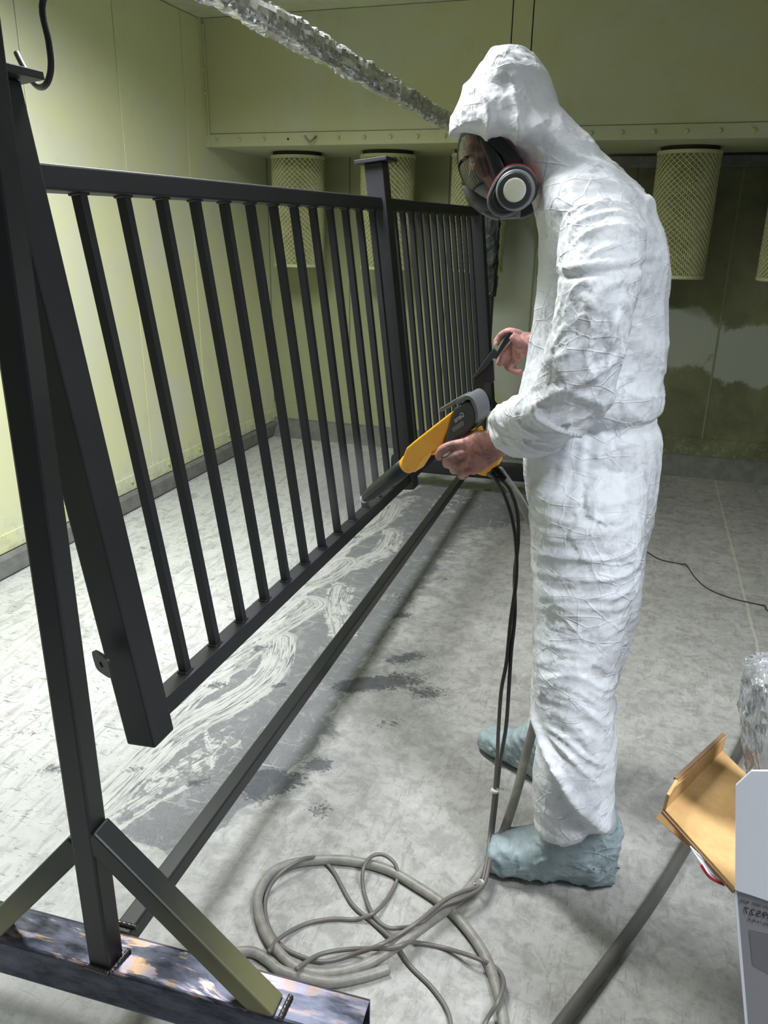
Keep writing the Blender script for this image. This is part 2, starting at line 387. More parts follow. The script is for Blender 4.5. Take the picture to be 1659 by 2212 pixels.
for px, rx, ry, an, am in [((600, 1690), .09, .06, .5, 1.0), ((690, 1650), .06, .04, .2, .9), ((860, 1470), .16, .07, .6, .75), ((1000, 1095), .22, .16, .2, .45),
                           ((860, 1290), .08, .18, -.3, .5), ((840, 1560), .12, .05, .5, .5), ((640, 1240), .05, .05, 0, .8), ((560, 1400), .06, .04, .4, .7), ((560, 1700), .05, .1, .3, .6),
                           ((670, 1230), .05, .03, 0, .8), ((730, 1390), .05, .03, .8, .8), ((950, 1700), .05, .05, 0, .4), ((470, 1480), .06, .03, .6, .8), ((600, 1480), .05, .03, .6, .7),
                           ((290, 1660), .05, .03, .6, .7), ((1000, 1580), .07, .04, .2, .3), ((380, 1520), .04, .03, .6, .6), ((760, 1480), .10, .05, .6, .8), ((930, 1500), .09, .05, .4, .7), ((880, 1420), .12, .05, .7, .8), ((960, 1250), .12, .06, .5, .5), ((870, 1330), .07, .04, .5, .7), ((430, 1690), .06, .03, .6, .7), ((820, 1100), .05, .03, .6, .7), ((770, 1160), .06, .03, .7, .7), ((120, 1660), .10, .04, .5, .6), ((60, 1580), .12, .05, .4, .5), ((220, 1290), .2, .07, .5, .4), ((480, 1250), .25, .06, .6, .4), ((690, 1750), .06, .05, .3, .6), ((650, 1830), .08, .04, .3, .35), ((1300, 1090), .5, .12, 0, .25)]:
    deep = addgauss(deep, px, rx, ry, an, am)
haze = np.clip(dark*0.35+np.exp(-(np.maximum(-dk, 0)/0.28)**2)*0.55, 0, 1)
for px_, rx_, ry_, an_, am_ in (((990, 1110), .30, .35, .2, .75), ((900, 1230), .18, .40, -.2, .45), ((1350, 1090), .5, .35, 0, .55), ((840, 1420), .25, .2, .3, .35), ((640, 1720), .15, .2, .3, .4)): haze = addgauss(haze, px_, rx_, ry_, an_, am_)
haze = np.clip(haze, 0, 1)
light = np.zeros(GX.shape); su = GX*1.0; sv = GY*1.0
strokes = [([(215, 1740), (300, 1660), (400, 1575), (500, 1520), (565, 1475), (598, 1430), (608, 1380)], .040, 1.),
           ([(330, 1570), (400, 1500), (450, 1470)], .05, .9), ([(370, 1530), (440, 1470), (500, 1440), (560, 1395)], .035, .8),
           ([(430, 1440), (520, 1390), (610, 1340), (670, 1305)], .055, 1.), ([(500, 1400), (600, 1340), (650, 1300)], .04, 1.),
           ([(560, 1320), (640, 1270), (700, 1245), (745, 1215)], .05, .95), ([(640, 1250), (700, 1190), (740, 1160)], .05, 1.),
           ([(700, 1190), (770, 1150), (820, 1120), (838, 1085)], .06, 1.), ([(770, 1220), (830, 1190), (850, 1150)], .05, .55),
           ([(850, 1110), (870, 1085), (890, 1075)], .05, .5), ([(955, 1100), (985, 1070), (1000, 1060)], .08, .45),
           ([(740, 1370), (730, 1310), (738, 1270)], .050, .55), ([(230, 1760), (330, 1700), (430, 1640), (500, 1600)], .04, .5),
           ([(420, 1700), (500, 1640), (560, 1590)], .05, .35), ([(880, 1450), (800, 1520), (740, 1570)], .10, .3), ([(460, 1660), (440, 1560)], .008, .9),
           ([(700, 1475), (640, 1520)], .008, .7), ([(320, 1650), (560, 1540)], .006, .7), ([(240, 1800), (330, 1740), (400, 1700)], .012, .8), ([(190, 1700), (300, 1690)], .012, .6)]
for pts, wd, am in strokes:
    P = [q[:2] for q in cr(fp(pts), 5)]
    d, a = seg_dist(GX, GY, P)
    wd = wd*1.45 if wd > .02 else wd; mk = am/(1+np.exp((np.abs(d)-wd)/0.010))
    m = mk > light; light = np.where(m, mk, light)
    near_ = np.abs(d) < wd+0.03
    su = np.where(near_ & (mk >= light*0.8), a, su); sv = np.where(near_ & (mk >= light*0.8), d, sv)
# paler tone left of the rack
pale = 1/(1+np.exp((GX+1.02+0.10*np.sin(GY*2.3))/0.14))
pale = np.clip(pale+0.0, 0, 1)
me = bpy.data.meshes.new('floor')
verts = np.stack([GX.ravel(), GY.ravel(), np.zeros(GX.size)], 1)
idx = np.arange(nx_*ny_).reshape(ny_, nx_)
faces = np.stack([idx[:-1, :-1], idx[:-1, 1:], idx[1:, 1:], idx[1:, :-1]], -1).reshape(-1, 4)
me.vertices.add(len(verts)); me.vertices.foreach_set('co', verts.ravel())
me.loops.add(faces.size); me.loops.foreach_set('vertex_index', faces.ravel())
me.polygons.add(len(faces)); me.polygons.foreach_set('loop_start', np.arange(0, faces.size, 4)); me.polygons.foreach_set('loop_total', np.full(len(faces), 4))
me.update(calc_edges=True)
for nm, A in (('dark', dark), ('deep', deep), ('haze', haze), ('light', light), ('pale', pale)):
    at_ = me.attributes.new(nm, 'FLOAT', 'POINT'); at_.data.foreach_set('value', A.ravel().astype(np.float32))
at_ = me.attributes.new('streak', 'FLOAT_VECTOR', 'POINT')
at_.data.foreach_set('vector', np.stack([su.ravel(), sv.ravel(), np.zeros(su.size)], 1).ravel().astype(np.float32))
t = NT('powder_dusted_concrete'); x, y, z = t.sep(t.pos)[:3]
n1 = t.noise(t.pos, 2.2, 8, 0.6, 0.4); n2 = t.noise(t.pos, 14, 9, 0.68, 0.6); n3 = t.noise(t.pos, 60, 6, 0.7)
fb = t.noise(t.mapping(t.pos, (3, 0.9, 1), (0, 0, 0.9)), 7, 8, 0.7, 1.2)
c = t.mix(t.ramp(n1, 0.35, 0.65), S((168, 168, 165)), S((182, 182, 178)))
c = t.mix(t.math('MULTIPLY', t.ramp(n2, 0.42, 0.64), 0.6), c, S((138, 137, 133)))
ng = t.noise(t.mapping(t.pos, (1, 1, 1), (0, 0, .3), (7, 2, 0)), 38, 9, 0.75, 0.4)
c = t.mix(t.math('MULTIPLY', t.ramp(ng, 0.47, 0.66), 0.45), c, S((126, 125, 122)))
c = t.mix(t.math('MULTIPLY', t.ramp(t.noise(t.mapping(t.pos, (1, 1, 1), (0, 0, 0.6), (3, 1, 0)), 24, 8, 0.7, 0.7), 0.52, 0.66), 0.35), c, S((204, 202, 196)))
c = t.mix(t.math('MULTIPLY', t.ramp(fb, 0.54, 0.68), 0.35), c, S((120, 119, 117)))
# scattered scuffs
sc = t.noise(t.mapping(t.pos, (14, 1.6, 1), (0, 0, 0.5)), 5, 5, 0.6, 2.5)
c = t.mix(t.math('MULTIPLY', t.math('MULTIPLY', t.ramp(sc, 0.60, 0.64), t.ramp(n1, 0.40, 0.50)), 0.28), c, S((92, 90, 88)))
# saw-cut joints dusted pale
jx = t.math('ABSOLUTE', t.math('SUBTRACT', t.math('ADD', x, t.math('MULTIPLY', t.noise(t.pos, 9, 4), 0.012)), 0.585))
jy = t.math('ABSOLUTE', t.math('SUBTRACT', t.math('ADD', y, t.math('MULTIPLY', t.noise(t.pos, 9, 4), 0.012)), 3.52))
j = t.math('MAXIMUM', t.ramp(jx, 0.003, 0.007, 1, 0), t.math('MULTIPLY', t.math('MULTIPLY', t.ramp(jy, 0.003, 0.009, 1, 0), 0.6), t.ramp(x, 0.1, 0.4)))
c = t.mix(t.math('MULTIPLY', j, 0.5), c, S((212, 208, 192)))
# paler tone on the left
pl = t.math('MULTIPLY', t.attr('pale'), t.ramp(n2, 0.2, 0.6, 0.75, 1.0))
c = t.mix(pl, c, S((202, 205, 202)))
c = t.mix(t.math('MULTIPLY', t.math('MULTIPLY', t.attr('pale'), t.ramp(fb, 0.46, 0.64)), 0.6), c, S((150, 152, 149)))
c = t.mix(t.math('MULTIPLY', t.math('MULTIPLY', t.attr('pale'), t.ramp(t.noise(t.mapping(t.pos, (2.2, 7, 1), (0, 0, 0.55)), 7, 8, 0.75, 1.6), 0.56, 0.63)), 0.75), c, S((104, 106, 105)))
# charcoal powder: soft haze + hard-edged drifts + deep clumps
hz = t.math('MULTIPLY', t.attr('haze'), t.ramp(n2, 0.35, 0.62, 0.3, 1.0))
c = t.mix(t.math('MULTIPLY', hz, 0.62), c, S((108, 110, 112)))
dd = t.ramp(t.math('ADD', t.attr('dark'), t.math('MULTIPLY', t.math('SUBTRACT', t.noise(t.pos, 9, 8, 0.7, 0.8), 0.5), 1.3)), 0.42, 0.58)
dcol = t.mix(t.ramp(t.noise(t.pos, 220, 4, 0.7), 0.35, 0.65), S((92, 95, 98)), S((116, 119, 121)))
c = t.mix(t.math('MULTIPLY', dd, 0.85), c, dcol)
rub = t.ramp(t.noise(t.mapping(t.pos, (1, 1, 1), (0, 0, 1.0)), 11, 9, 0.72, 1.4), 0.52, 0.62)
c = t.mix(t.math('MULTIPLY', t.math('MULTIPLY', dd, rub), 0.40), c, S((160, 161, 158)))
scr = t.ramp(t.noise(t.mapping(t.pos, (1.1, 20, 1), (0, 0, -.95)), 5, 4, 0.6, 0.5), 0.64, 0.67)
scr = t.math('MAXIMUM', scr, t.ramp(t.noise(t.mapping(t.pos, (24, 1.3, 1), (0, 0, -.5)), 4, 4, 0.6, 0.5), 0.67, 0.69))
c = t.mix(t.math('MULTIPLY', t.math('MULTIPLY', dd, scr), 0.55), c, S((186, 188, 186)))
lt = t.ramp(t.math('ADD', t.attr('light'), t.math('MULTIPLY', t.math('SUBTRACT', t.noise(t.pos, 22, 7, 0.7, 0.6), 0.5), 0.8)), 0.42, 0.52)
sv_ = t.attr('streak', 'Vector')
st = t.noise(t.mapping(sv_, (3.0, 44, 1)), 1.6, 8, 0.72, 1.6)
lcol = t.mix(t.ramp(st, 0.46, 0.62), S((190, 192, 188)), S((96, 98, 100)))
c = t.mix(t.math('MULTIPLY', lt, 0.80), c, lcol)
dp = t.math('ADD', t.attr('deep'), t.math('MULTIPLY', t.math('SUBTRACT', t.noise(t.mapping(t.pos, (1, 1.6, 1), (0, 0, .7)), 26, 9, 0.78, 2.2), 0.5), 2.2))
c = t.mix(t.math('MULTIPLY', t.math('MULTIPLY', t.ramp(dp, 0.50, 0.66), t.ramp(t.attr('deep'), 0.08, 0.4)), 0.8), c, S((64, 68, 74)))
hgt = t.math('ADD', t.math('MULTIPLY', n3, 0.5), t.math('ADD', t.math('MULTIPLY', lt, st), n2))
me.materials.append(t.fin(c, 0.72, 0, t.bump(hgt, 0.22, 0.005), 0.3))
floor = bpy.data.objects.new('floor', me); COL.objects.link(floor); struct(floor)

# ------------------------------------------------------------------ room shell
XL, YB, ZC, YP = -2.62, 5.43, 2.63, 4.61
def backing(name, x0, x1, y0, y1, z0, z1, m):
    b = NB(); wbox(b, x0, x1, y0, y1, z0, z1); return struct(obj(name, b, m))
cl = backing('ceiling', XL-.1, 3.1, -1.0, YB+.1, ZC, ZC+.06, M['ceiling'])
wl = backing('wall_left', XL-.08, XL-.006, -1.0, YB+.1, 0, ZC, M['seam'])
ys = [-1.0, 0.55, 1.85, 3.10, 3.775, 4.40, 5.43]
for a, b2 in zip(ys[:-1], ys[1:]):
    b = NB(); wbox(b, XL-.006, XL+.001, a+.0035, b2-.0035, 0.16, ZC-.003, 0.0015); obj('wall_panel', b, M['wall'], wl)
b = NB(); wbox(b, XL, XL+.006, -1.0, YB, 0.10, 0.185, .002); o = obj('bottom_flange', b, M['wall'], wl)
k = 0; yy = 0.6
while yy < 5.3:
    b = NB(); lathe(b, (XL+.004, yy, .15), (XL+.016, yy, .15), [(0, .011), (.6, .011), (1, .006)], 8); obj('bolt', b, M['bolt'], wl); yy += 0.37+0.02*math.sin(k*9); k += 1
wbk = backing('wall_back', XL-.1, 3.1, YB+.006, YB+.08, 0, ZC, M['seam'])
xs = [XL, -2.0, -1.3, -0.71, -0.119, 0.475, 1.07, 1.7, 2.4, 3.0]
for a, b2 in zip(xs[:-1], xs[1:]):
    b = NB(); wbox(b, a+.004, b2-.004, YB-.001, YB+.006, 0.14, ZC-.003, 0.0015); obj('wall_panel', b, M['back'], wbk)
# corner seam strips between panels stand slightly proud on the back wall
for xs_ in (0.475, -0.71, 1.07):
    b = NB(); wbox(b, xs_-.006, xs_+.006, YB-.0035, YB+.002, 0.2, 1.95); obj('seam_bead', b, M['seam'], wbk)
b = NB(); wbox(b, XL, 3.0, YB-.012, YB, 0.10, 0.24, .003); obj('bottom_flange', b, M['back'], wbk)
M['dimwall'] = plain('dimmed_unseen_wall', (74, 76, 66), 0.8, var=0.1)  # unseen right wall, coloured dark to cut the light it bounces
wr = backing('wall_right', 3.0, 3.08, -1.0, YB+.1, 0, ZC, M['dimwall'])
# sealant fillets along the foot of the walls
b = NB(); wbox(b, XL, XL+.045, -1.0, YB, 0, .10, .012); struct(obj('baseboard_left', b, M['kick']))
b = NB()
slab(b, [(XL, YB, 0), (XL, YB-.13, 0), (XL, YB-.03, .12), (XL, YB, .13)], (5.62, 0, 0)); struct(obj('baseboard_back', b, M['kick']))
b = NB(); wbox(b, XL, XL+.02, YP-.02, YP+.005, 2.02, ZC); struct(obj('trim_1', b, M['plenum']))

# plenum box above the filters
pl_ = thing('filter_plenum', 'long yellow-green sheet metal plenum box along the top of the back wall', 'duct')
ZP = 1.955
for a, b2 in ((XL+.002, -0.812), (-0.806, -0.706), (-0.700, 1.25), (1.256, 2.99)):
    b = NB(); wbox(b, a, b2, YP, YP+.02, ZP+.072, ZC-.002, .002); obj('front_panel', b, M['plenum'], pl_)
b = NB(); wbox(b, XL+.03, 2.99, YP-.008, YP+.012, ZP, ZP+.07, .003); obj('bottom_flange', b, M['plenum'], pl_)
b = NB(); wbox(b, XL+.002, 2.99, YP+.012, YB-.001, ZP+.004, ZP+.02); obj('underside', b, M['plenum'], pl_)
b = NB(); wbox(b, XL+.001, XL+.035, YP-.012, YP+.004, ZP+.0, ZC-.03, .002); obj('side_flange', b, M['plenum'], pl_)
x_ = -2.545; i = 0
while x_ < 1.2:
    if i == 3:
        b = NB(); lathe(b, (x_, YP-.010, ZP+.035), (x_, YP-.004, ZP+.035), [(0, .007), (1, .007)], 10); obj('open_hole', b, M['shadowgap'], pl_)
    elif i == 4:
        b = NB(); sweep(b, [(x_+.02, YP-.01, ZP+.045), (x_+.02, YP-.045, ZP+.03), (x_, YP-.06, ZP+.015), (x_-.03, YP-.06, ZP+.045)], .006, 8); obj('hanger_hook', b, M['seam'], pl_)
    else:
        b = NB(); lathe(b, (x_, YP-.006, ZP+.035), (x_, YP-.02, ZP+.035), [(0, .012), (.5, .012), (1, .007)], 8); obj('bolt', b, M['bolt'], pl_)
    x_ += .156; i += 1
for k in range(4):
    b = NB(); lathe(b, (XL+.018, YP-.01, 2.12+.125*k), (XL+.018, YP-.024, 2.12+.125*k), [(0, .010), (.6, .010), (1, .006)], 8); obj('bolt', b, M['bolt'], pl_)
# ceiling-to-wall dark bracket strip under the plenum at right
b = NB(); wbox(b, -0.3, 2.9, YB-.035, YB-.002, 1.88, 1.945, .004); obj('rear_bracket', b, M['kick'], pl_)

# filter cartridges
FR, FZ0, FZ1 = .168, 1.265, 1.93
def mesh_tube(r, z0, z1, na=64, nz=44, w=.0024):
    vs, fs = [], []
    dz = (z1-z0)/nz
    def P(a, z, rr): return (rr*math.cos(a), rr*math.sin(a), z)
    for i in range(nz):
        for j in range(na):
            if (i+j) % 2: continue
            a = 2*math.pi*j/na; da = 2*math.pi/na; zz = z0+i*dz
            for (a0, z_0, a1, z_1) in ((a, zz, a+da, zz+dz), (a, zz, a-da, zz+dz), ):
                k = len(vs)
                vs += [P(a0, z_0-w*.9, r), P(a0, z_0+w*.9, r+.002), P(a1, z_1+w*.9, r+.002), P(a1, z_1-w*.9, r)]
                fs.append((k, k+3, k+2, k+1))
    me = bpy.data.meshes.new('wire_mesh'); me.from_pydata(vs, [], fs); me.update(); return me
def pleat_tube(r, z0, z1, n=90):
    b = NB(); lo, hi = [], []
    for i in range(n*2):
        a = math.pi*i/n; rr = r-.004 if i % 2 else r-.018
        lo.append(b.verts.new((rr*math.cos(a), rr*math.sin(a), z0))); hi.append(b.verts.new((rr*math.cos(a), rr*math.sin(a), z1)))
    for i in range(n*2):
        j = (i+1) % (n*2); b.faces.new((lo[i], lo[j], hi[j], hi[i]))
    me = bpy.data.meshes.new('pleated_media'); b.to_mesh(me); b.free(); return me
m_mesh = mesh_tube(FR, FZ0+.01, FZ1-.005); m_mesh.materials.append(M['mesh'])
m_pl = pleat_tube(FR, FZ0+.01, FZ1-.005); m_pl.materials.append(M['media'])
b = NB(); lathe(b, (0, 0, FZ0-.004), (0, 0, FZ0+.016), [(0, FR-.004), (.2, FR+.004), (1, FR+.004)], 48); m_bt = bpy.data.meshes.new('end_cap'); bmesh.ops.recalc_face_normals(b, faces=b.faces); b.to_mesh(m_bt); b.free(); m_bt.materials.append(M['gasket'])
b = NB(); lathe(b, (0, 0, FZ1-.012), (0, 0, FZ1+.006), [(0, FR+.006), (1, FR+.006)], 48); m_tp = bpy.data.meshes.new('top_ring'); bmesh.ops.recalc_face_normals(b, faces=b.faces); b.to_mesh(m_tp); b.free(); m_tp.materials.append(M['gasket'])
b = NB(); lathe(b, (0, 0, FZ1+.006), (0, 0, FZ1+.029), [(0, FR-.012), (1, FR-.012)], 48); m_gk = bpy.data.meshes.new('gasket'); bmesh.ops.recalc_face_normals(b, faces=b.faces); b.to_mesh(m_gk); b.free(); m_gk.materials.append(M['shadowgap'])
flab = ['mesh-covered cylindrical filter cartridge hanging nearest the left wall',
        'mesh-covered cylindrical filter cartridge hanging behind the middle fence post, second from the left wall',
        'mesh-covered cylindrical filter cartridge hanging behind the worker\'s clear visor',
        'mesh-covered cylindrical filter cartridge hanging just right of the worker\'s back',
        'mesh-covered cylindrical filter cartridge cut off by the right edge of the photo']
for xc, lb in zip((-2.225, -1.615, -1.03, 0.15, 0.765), flab):
    f = thing('filter_cartridge', lb, 'filter', 'filter cartridges under the plenum', (xc, 5.07, 0))
    for nm, mm in (('wire_mesh', m_mesh), ('pleated_media', m_pl), ('end_cap', m_bt), ('top_ring', m_tp), ('gasket', m_gk)):
        o = bpy.data.objects.new(nm, mm); COL.objects.link(o); o.parent = f

# ------------------------------------------------------------------ fence (hanging, leaning)
FS = V((.026, 1., .008)).normalized(); FT = V((.109, .005, -.994)); FT = (FT-FS*FT.dot(FS)).normalized(); FN = -FT.cross(FS)
if FN.x < 0: FN = -FN
FO = V((-.947, 1.2, 1.55)); FT = (FT+FS*.042).normalized()
def FP(s, t_, n): return FO+FS*s+FT*t_+FN*n
fence = thing('railing_panel', 'long charcoal powder-coated metal railing with square balusters, hanging tilted on the rack', 'railing', None, FP(1.5, 1.0, 0))
finv = Matrix.Translation(-fence.location)
def fadd(name, s0, s1, t0, t1, n0, n1, bev, lab=None, par=None):
    b = NB(); box(b, FP((s0+s1)/2, (t0+t1)/2, (n0+n1)/2)-fence.location, FS, FT, FN, (s1-s0)/2, (t1-t0)/2, (n1-n0)/2, bev)
    o = obj(name, b, M['powder'], par or fence)
    return o
PW = .066
posts = [-.170, 1.512, 2.975]
for s in posts:
    o = fadd('post', s, s+PW, -.150, 1.012, -.023, .043, .004)
    fadd('post_cap', s-.024, s+PW+.024, -.162, -.150, -.047, .067, .0015, par=o)
for a, c in ((posts[0]+PW, posts[1]), (posts[1]+PW, posts[2])):
    fadd('top_rail', a, c, -.040, 0.0, -.010, .030, .004)
    fadd('bottom_rail', a, c, .945, .985, -.012, .032, .004)
sb = [(-.001+.1205*i) for i in range(13)]
g0 = posts[1]+PW; sb += [g0+.090+.1045*i for i in range(12)]
b = NB(); box(b, (0, 0, 0), FS, FT, FN, .0098, .4735, .0098, .0015)
mb_ = bpy.data.meshes.new('baluster'); bmesh.ops.recalc_face_normals(b, faces=b.faces); b.to_mesh(mb_); b.free(); mb_.materials.append(M['powder'])
for s in sb:
    o = bpy.data.objects.new('baluster', mb_); COL.objects.link(o); o.parent = fence; o.location = FP(s+.01, .4725, .010)-fence.location
# weld fillets at the foot of each baluster joined into one part
b = NB()
for s in sb:
    for tt in (.944, .001): box(b, FP(s+.01, tt, .010)-fence.location, FS, FT, FN, .014, .003, .013, .002, 1)
o = obj('weld_fillets', b, M['powder'], fence); o['kind'] = 'stuff'
# lug with a hole on the near post
lc = FP(posts[0]-.018, .868, -.020)
b = NB()
outer = [(-.022, -.018), (.012, -.022), (.03, -.022), (.03, .022), (.012, .022), (-.022, .018), (-.030, .0)]
lugN = 16
import itertools
ring_o, ring_i = [], []
for k in range(24):
    a = 2*math.pi*k/24; q = 4.0
    ring_o.append((.027*math.copysign(abs(math.cos(a))**(2/q), math.cos(a)), .022*math.copysign(abs(math.sin(a))**(2/q), math.sin(a))))
    ring_i.append((.006*math.cos(a), .006*math.sin(a)))
lx, lz = V((.92, -.38, 0)).normalized(), FT*-1
ly = lx.cross(lz)
lc = V(at(222, 1434, 1.03))
vo = [[b.verts.new(lc-fence.location+lx*p[0]+lz*p[1]+ly*h) for p in ring_o] for h in (-.003, .003)]
vi = [[b.verts.new(lc-fence.location+lx*p[0]+lz*p[1]+ly*h) for p in ring_i] for h in (-.003, .003)]
for k in range(24):
    j = (k+1) % 24
    b.faces.new((vo[0][k], vo[0][j], vi[0][j], vi[0][k])); b.faces.new((vo[1][k], vi[1][k], vi[1][j], vo[1][j]))
    b.faces.new((vo[0][k], vo[1][k], vo[1][j], vo[0][j])); b.faces.new((vi[0][k], vi[0][j], vi[1][j], vi[1][k]))
obj('mounting_lug', b, M['powder'], fence)

# ------------------------------------------------------------------ rolling rack
UX, UY = -.818, .895
ZT = .20
rack = thing('hanging_rack', 'tall black steel rolling rack with foil-wrapped top bar and braced upright at left', 'rack', None, (UX, 2.7, 0))
def radd(name, bm, m, par=None, smooth=False):
    for v in bm.verts: v.co -= rack.location
    return obj(name, bm, m, par or rack, smooth)
# near base beam (bare mill-scale) with open end
bd_ = (V(fl(800, 2154, ZT))-V(fl(49, 1954, ZT))).normalized(); bd_ = V((bd_.x, bd_.y, 0)).normalized(); bn_ = V((-bd_.y, bd_.x, 0))
pe = V(fl(800, 2154, ZT)); pe.z = 0
BW, BH = .088, .088
def rect_tube(bm, a, b, side, w, h, th=.004):
    a, b = V(a), V(b); d = (b-a).normalized(); s = V(side).normalized(); n = d.cross(s)
    def ring(c, ww, hh, r=.008):
        out = []
        for sx, sy in ((1, 1), (-1, 1), (-1, -1), (1, -1)):
            cc = c+s*sx*(ww-r)+n*sy*(hh-r); a0 = {(1, 1): 0, (-1, 1): 90, (-1, -1): 180, (1, -1): 270}[(sx, sy)]
            for q in (0, 30, 60, 90):
                an = math.radians(a0+q); out.append(bm.verts.new(cc+s*r*math.cos(an)+n*r*math.sin(an)))
        return out
    o0, o1 = ring(a, w, h), ring(b, w, h); i0, i1 = ring(a, w-th, h-th, .005), ring(b, w-th, h-th, .005); m = len(o0)
    for k in range(m):
        j = (k+1) % m
        bm.faces.new((o0[k], o0[j], o1[j], o1[k])); bm.faces.new((i0[k], i1[k], i1[j], i0[j]))
        bm.faces.new((o1[k], o1[j], i1[j], i1[k])); bm.faces.new((o0[k], i0[k], i0[j], o0[j]))
e1 = pe-bn_*BW/2+V((0, 0, ZT-BH/2)); e0 = e1-bd_*1.06
b = NB(); rect_tube(b, e0, e1, bn_, BW/2, BH/2); radd('near_base_beam', b, M['mill'], None, False)
b = NB(); rect_tube(b, e0+V((0, 3.57, 0))+V((.02, 0, 0)), e1+V((-.06, 3.57, 0)), bn_, .045, .045); radd('far_base_beam', b, M['rack'])
# long bar on the floor side, welded to the back faces of both beams
l0 = V(fl(318, 1990, ZT-.004)); l1 = V(fl(1000, 1030, ZT-.004))
a_ = V((-.835, e1.y+BW/2-.025, ZT-.026)); a_.x = -.795; z_ = V((-.845, 4.50, ZT-.026))
LBX0, LBX1 = fl(345, 1930, ZT)[0]-.026, fl(985, 1050, ZT)[0]-.026
b = NB(); bar(b, (LBX0+.004, .955, ZT-.0225), (LBX1-.001, 4.50, ZT-.0225), (1, 0, 0), .0195, .0205, .004); radd('long_bar', b, M['rack'])
# uprights
UH = .0225
b = NB(); bar(b, (UX, UY, ZT-.002), (UX, UY, 1.93), bd_, UH, UH, .005); radd('upright', b, M['rack'])
UX2, UY2 = -.832, 4.52
b = NB(); bar(b, (UX2, UY2, ZT-.002), (UX2, UY2, 1.93), (1, 0, 0), UH+.004, UH+.004, .004); up2 = radd('upright', b, M['rack'])
# crumpled foil around the far upright (lower ragged end)
def foil_tube(bm, a, b_, r, n=26, step=.022, amp=.4, side=None, ragged=True, seed=0):
    a, b_ = V(a), V(b_); d = (b_-a); L = d.length; d.normalize()
    s = (side - d*side.dot(d)).normalized(); q = d.cross(s); m = int(L/step); R = []
    for i in range(m+1):
        u = i/m; vs = []
        for k in range(n):
            an = 2*math.pi*k/n; c_, s_ = math.cos(an), math.sin(an)
            x = math.copysign(abs(c_)**.62, c_); y = math.copysign(abs(s_)**.62, s_)
            p = a+d*(u*L)
            f = .9*mn.noise(V((u*L*8+seed, c_*1.4, s_*1.4)))+.75*(.5-abs(mn.noise(V((u*L*20+seed, c_*1.3+u*3, s_*1.3+7))))*1.7)
            f += .30*(.5-abs(mn.noise(V((u*L*46, c_*2.2+u*8, s_*2.2))))*1.8)
            rr = r*(1+amp*f)
            vs.append(bm.verts.new(p+s*x*rr+q*y*rr+d*(.012*mn.noise(V((u*20, c_*3, s_*3+9))))))
        R.append(vs)
    for i in range(m):
        for k in range(n):
            j = (k+1) % n
            if (i+k) % 2: bm.faces.new((R[i][k], R[i][j], R[i+1][j])); bm.faces.new((R[i][k], R[i+1][j], R[i+1][k]))
            else: bm.faces.new((R[i][k], R[i][j], R[i+1][k])); bm.faces.new((R[i][j], R[i+1][j], R[i+1][k]))
b = NB(); foil_tube(b, (UX2, UY2, 1.16), (UX2, UY2, 1.88), .040, 20, .02, .3, V((1, 0, 0)), seed=3); radd('foil_wrap', b, M['oldfoil'], up2)
# top bar
b = NB(); bar(b, (UX, UY-.03, 1.915), (UX2, UY2+.03, 1.915), (1, 0, 0), .017, .017, .003); tb = radd('top_bar', b, M['rack'])
b = NB(); foil_tube(b, (UX, UY+.15, 1.915), (UX2, UY2+.02, 1.913), .0265, 30, .0085, .34, V((1, 0, .0)), seed=11); radd('foil_wrap', b, M['foil'], tb)
# braces
def braceset(ux, uy, m, far=False):
    dr = bd_ if not far else V((1, 0, 0))
    for sg in (1, -1):
        tz, L = ((.505, .335), (.48, .262))[sg < 0] if not far else (.60, .38)
        a = V((ux, uy, tz))+dr*sg*.012; bb = V((ux, uy, ZT-.012))+dr*sg*L
        b = NB(); bar(b, a, bb, V((0, 1, 0)), .0215, .0215, .004); radd('brace', b, m)
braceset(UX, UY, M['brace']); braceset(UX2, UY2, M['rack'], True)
# weld beads
for p, q in ((V((UX+.026, UY-.026, ZT+.002)), V((UX+.032, UY+.026, ZT+.004))), (V((UX-.025, UY-.027, ZT+.002)), V((UX+.025, UY-.027, ZT+.002))),
             (V((UX, UY, ZT+.003))+bd_*.362+V((0, -.025, 0)), V((UX, UY, ZT+.003))+bd_*.362+V((0, .022, 0))), (V((LBX0-.03, e1.y+BW/2+.004-.012, ZT)), V((LBX0+.03, e1.y+BW/2+.006-.012, ZT)))):
    b = NB(); sweep(b, [p, (p+q)/2, q], lambda u: .0052+.0006*math.sin(u*40), 8, 10); radd('weld_bead', b, M['weld'], None, True)
# casters
def caster(x, y, top):
    b = NB(); wbox(b, x-.03, x+.03, y-.035, y+.035, top-.008, top+.002, .002)
    for s in (-1, 1): wbox(b, x+s*.02-.002, x+s*.02+.002, y-.018, y+.018, .03, top-.006)
    cst = radd('caster', b, M['steel'])
    b = NB(); lathe(b, (x-.015, y, .046), (x+.015, y, .046), [(0, .030), (.02, .041), (.2, .046), (.8, .046), (.98, .041), (1, .030)], 28)
    lathe(b, (x-.019, y, .046), (x+.019, y, .046), [(0, .009), (1, .009)], 12); radd('wheel', b, M['rubberwheel'], cst, False)
for x in (-1.262, -.45): caster(x, 4.52, .112)
caster(e0.x+.07, e0.y-.0, .114); caster(e1.x-.10, e1.y, .114)

